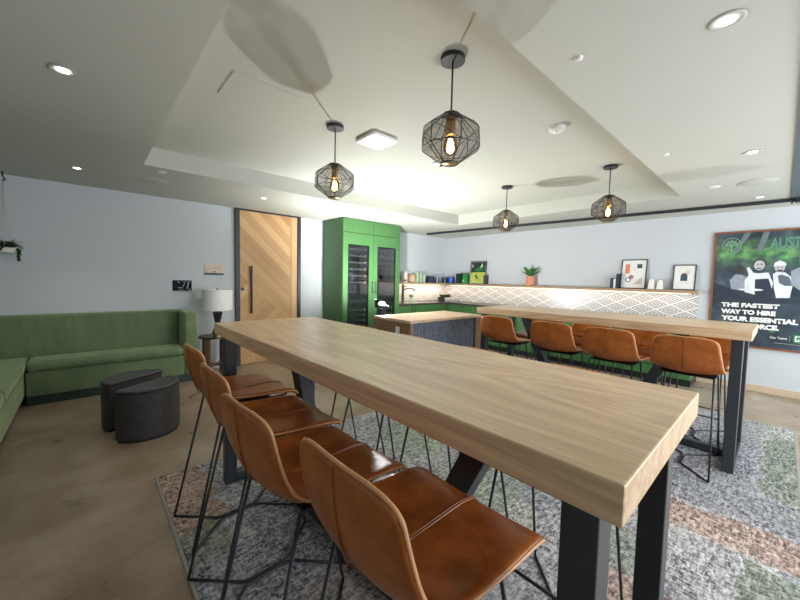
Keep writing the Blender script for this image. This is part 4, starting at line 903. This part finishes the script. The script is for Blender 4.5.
for k, ((x, y), lab) in enumerate(PL):
    o = pen if k == 0 else dup(pen)
    o.location = (x, y, TH); o['label'] = lab
    point('pendant_glow', (x, y, TH - 0.465), 1.6, (1.0, 0.74, 0.42), 0.03)

# ------------------------------------------------------------------ ceiling fittings
def downlight(label):
    t = thing('downlight', label, 'ceiling light', (0, 0, H), 0, 'round recessed downlights')
    bm = B(); lathe(bm, [(0.056, -0.003), (0.052, -0.006), (0.030, -0.002), (0.030, -0.001), (0.056, -0.001)], seg=32, cap=False); obj('trim_ring', bm, 'greyring', t, smooth=True)
    obj('lens', lathe(B(), [(0.027, -0.0035), (0.027, -0.001)], seg=24), 'lit', t); return t
DL = [(-0.066, 2.492, 'lit recessed downlight in the left soffit, the upper left one in the photo'), (-0.05, 4.682, 'lit recessed downlight over the left half of the green sofa'), (1.726, 4.582, 'lit recessed downlight just before the wooden door'), (1.835, 0.202, 'lit recessed downlight at the upper right, the largest in the photo'), (3.743, 0.21, 'lit recessed downlight in the right soffit between the largest one and the poster'), (5.653, 0.231, 'lit recessed downlight close above the poster')]
dlt = downlight('')
for k, (x, y, lab) in enumerate(DL):
    o = dlt if k == 0 else dup(dlt)
    o.location = (x, y, H); o['label'] = lab
    l = bpy.data.lights.new('downlight_beam', 'SPOT'); l.energy = 9; l.spot_size = R(95); l.spot_blend = 0.8; l.color = (1, 0.92, 0.82); l.shadow_soft_size = 0.04
    lo = bpy.data.objects.new('downlight_beam', l); lo.location = (x, y, H - 0.02); COL.objects.link(lo)
def ceil_speaker(label):
    t = thing('ceiling_speaker', label, 'speaker', (0, 0, H), 0, 'round ceiling speakers'); smooth_by_angle(obj('grille', lathe(B(), [(0.125, -0.006), (0.12, -0.008), (0.02, -0.009)], seg=40), 'greyring', t)); bm = B(); lathe(bm, [(0.14, -0.001), (0.14, -0.006), (0.126, -0.007), (0.126, -0.001)], seg=40, cap=False); obj('rim', bm, 'ceil', t); return t
sp = ceil_speaker('round grey ceiling speaker in the soffit between sofa and wooden door'); sp.location = (0.562, 4.68, H)
dup(sp, 'round grey ceiling speaker in the right soffit above the poster', (4.84, 0.22, H))
def cdisc(name, label, cat, x, y, z, r, h, m='white', inner=None):
    t = thing(name, label, cat, (x, y, z)); smooth_by_angle(obj('housing', lathe(B(), [(r * 0.75, -h), (r * 0.95, -h * 0.75), (r, -h * 0.2), (r, 0)], seg=28), m, t), 50)
    smooth_by_angle(obj('cap', lathe(B(), [(r * 0.3, -h * 1.25), (r * 0.45, -h)], seg=18), inner or m, t)); return t
cdisc('smoke_detector', 'small white round smoke detector on the tray ceiling right of the largest pendant', 'detector', 2.698, 1.231, TH, 0.062, 0.035)
cdisc('motion_sensor', 'white round sensor half hidden behind the largest pendant shade', 'sensor', 2.693, 2.413, TH, 0.075, 0.03, 'white', 'chrome')
cdisc('sprinkler_cover', 'white sprinkler cap in the right soffit near the large downlight', 'sprinkler', 1.663, 0.674, H, 0.016, 0.012)
cdisc('sprinkler_cover', 'small white sprinkler cap in the right soffit toward the poster', 'sprinkler', 3.353, 0.667, H, 0.02, 0.01)
cdisc('sprinkler_cover', 'small white sprinkler cap by the right ceiling speaker', 'sprinkler', 4.792, 0.532, H, 0.05, 0.006)
cdisc('sprinkler_cover', 'small white sprinkler cap on the tray ceiling behind the left pendant', 'sprinkler', 2.673, 3.564, TH, 0.04, 0.012)
cdisc('sprinkler_cover', 'flat white cap in the left soffit near the round speaker', 'sprinkler', 0.576, 4.211, H, 0.04, 0.005)
t = thing('wifi_access_point', 'white rounded square access point on the tray ceiling between two pendants', 'access point', (1.862, 2.40, TH), 0)
bm = B(); rr = 0.10; q = 0.045
pts = [(sx_ * (rr) + q * math.cos(R(a)), sy_ * (rr) + q * math.sin(R(a))) for sx_, sy_, a0 in ((1, 1, 0), (-1, 1, 90), (-1, -1, 180), (1, -1, 270)) for a in range(a0, a0 + 91, 15)]
smooth_by_angle(obj('case', prism(bm, [(x * 0.95, y * 0.95) for x, y in pts], -0.03, -0.004), 'white', t, 0.010, seg=3), 50); obj('status_dot', lathe(B(), [(0.012, -0.0312), (0.012, -0.03)], seg=14), 'greyring', t)
obj('mount', prism(B(), [(x * 0.6, y * 0.6) for x, y in pts], -0.004, 0), 'white', t)
t = thing('access_panel', 'flush rectangular access panel outlined in the tray ceiling', 'panel', (0.876, 2.38, TH))
obj('panel_door', box(B(), -0.216, 0.216, -0.164, 0.164, -0.004, -0.0005), 'ceil', t, 0.001); bm = B()
for a in ((-0.224, 0.224, -0.172, -0.1645), (-0.224, 0.224, 0.1645, 0.172), (-0.224, -0.2165, -0.1645, 0.1645), (0.2165, 0.224, -0.1645, 0.1645)): box(bm, a[0], a[1], a[2], a[3], -0.0015, -0.0005)
obj('reveal', bm, 'greyring', t)
t = thing('ceiling_track', 'long thin black track under the ceiling running parallel to the tiled wall', 'track', (5.71, 2.585, H)); t.rotation_euler = (0, 0, math.atan2(0.436, 5.315) * -1 + 0.0)
t.rotation_euler = (0, 0, math.atan2(0.436, 5.315))
obj('rail', box(B(), -0.02, 0.02, -2.66, 2.66, -0.045, -0.006), 'black', t, 0.002); obj('mount_plate', box(B(), -0.012, 0.012, -2.64, 2.64, -0.006, -0.0005), 'greyring', t)
t = thing('track_bracket', 'black metal bracket where the dark header meets the ceiling slot', 'bracket', (5.90, -0.07, H))
obj('plate', box(B(), -0.045, 0.045, -0.04, 0.035, -0.06, -0.013), 'black', t, 0.003); obj('hook', tube(B(), fillet([(0, 0.01, -0.02), (0, 0.055, -0.03), (0, 0.055, -0.07)], 0.02), 0.008, 8), 'black', t, smooth=True)
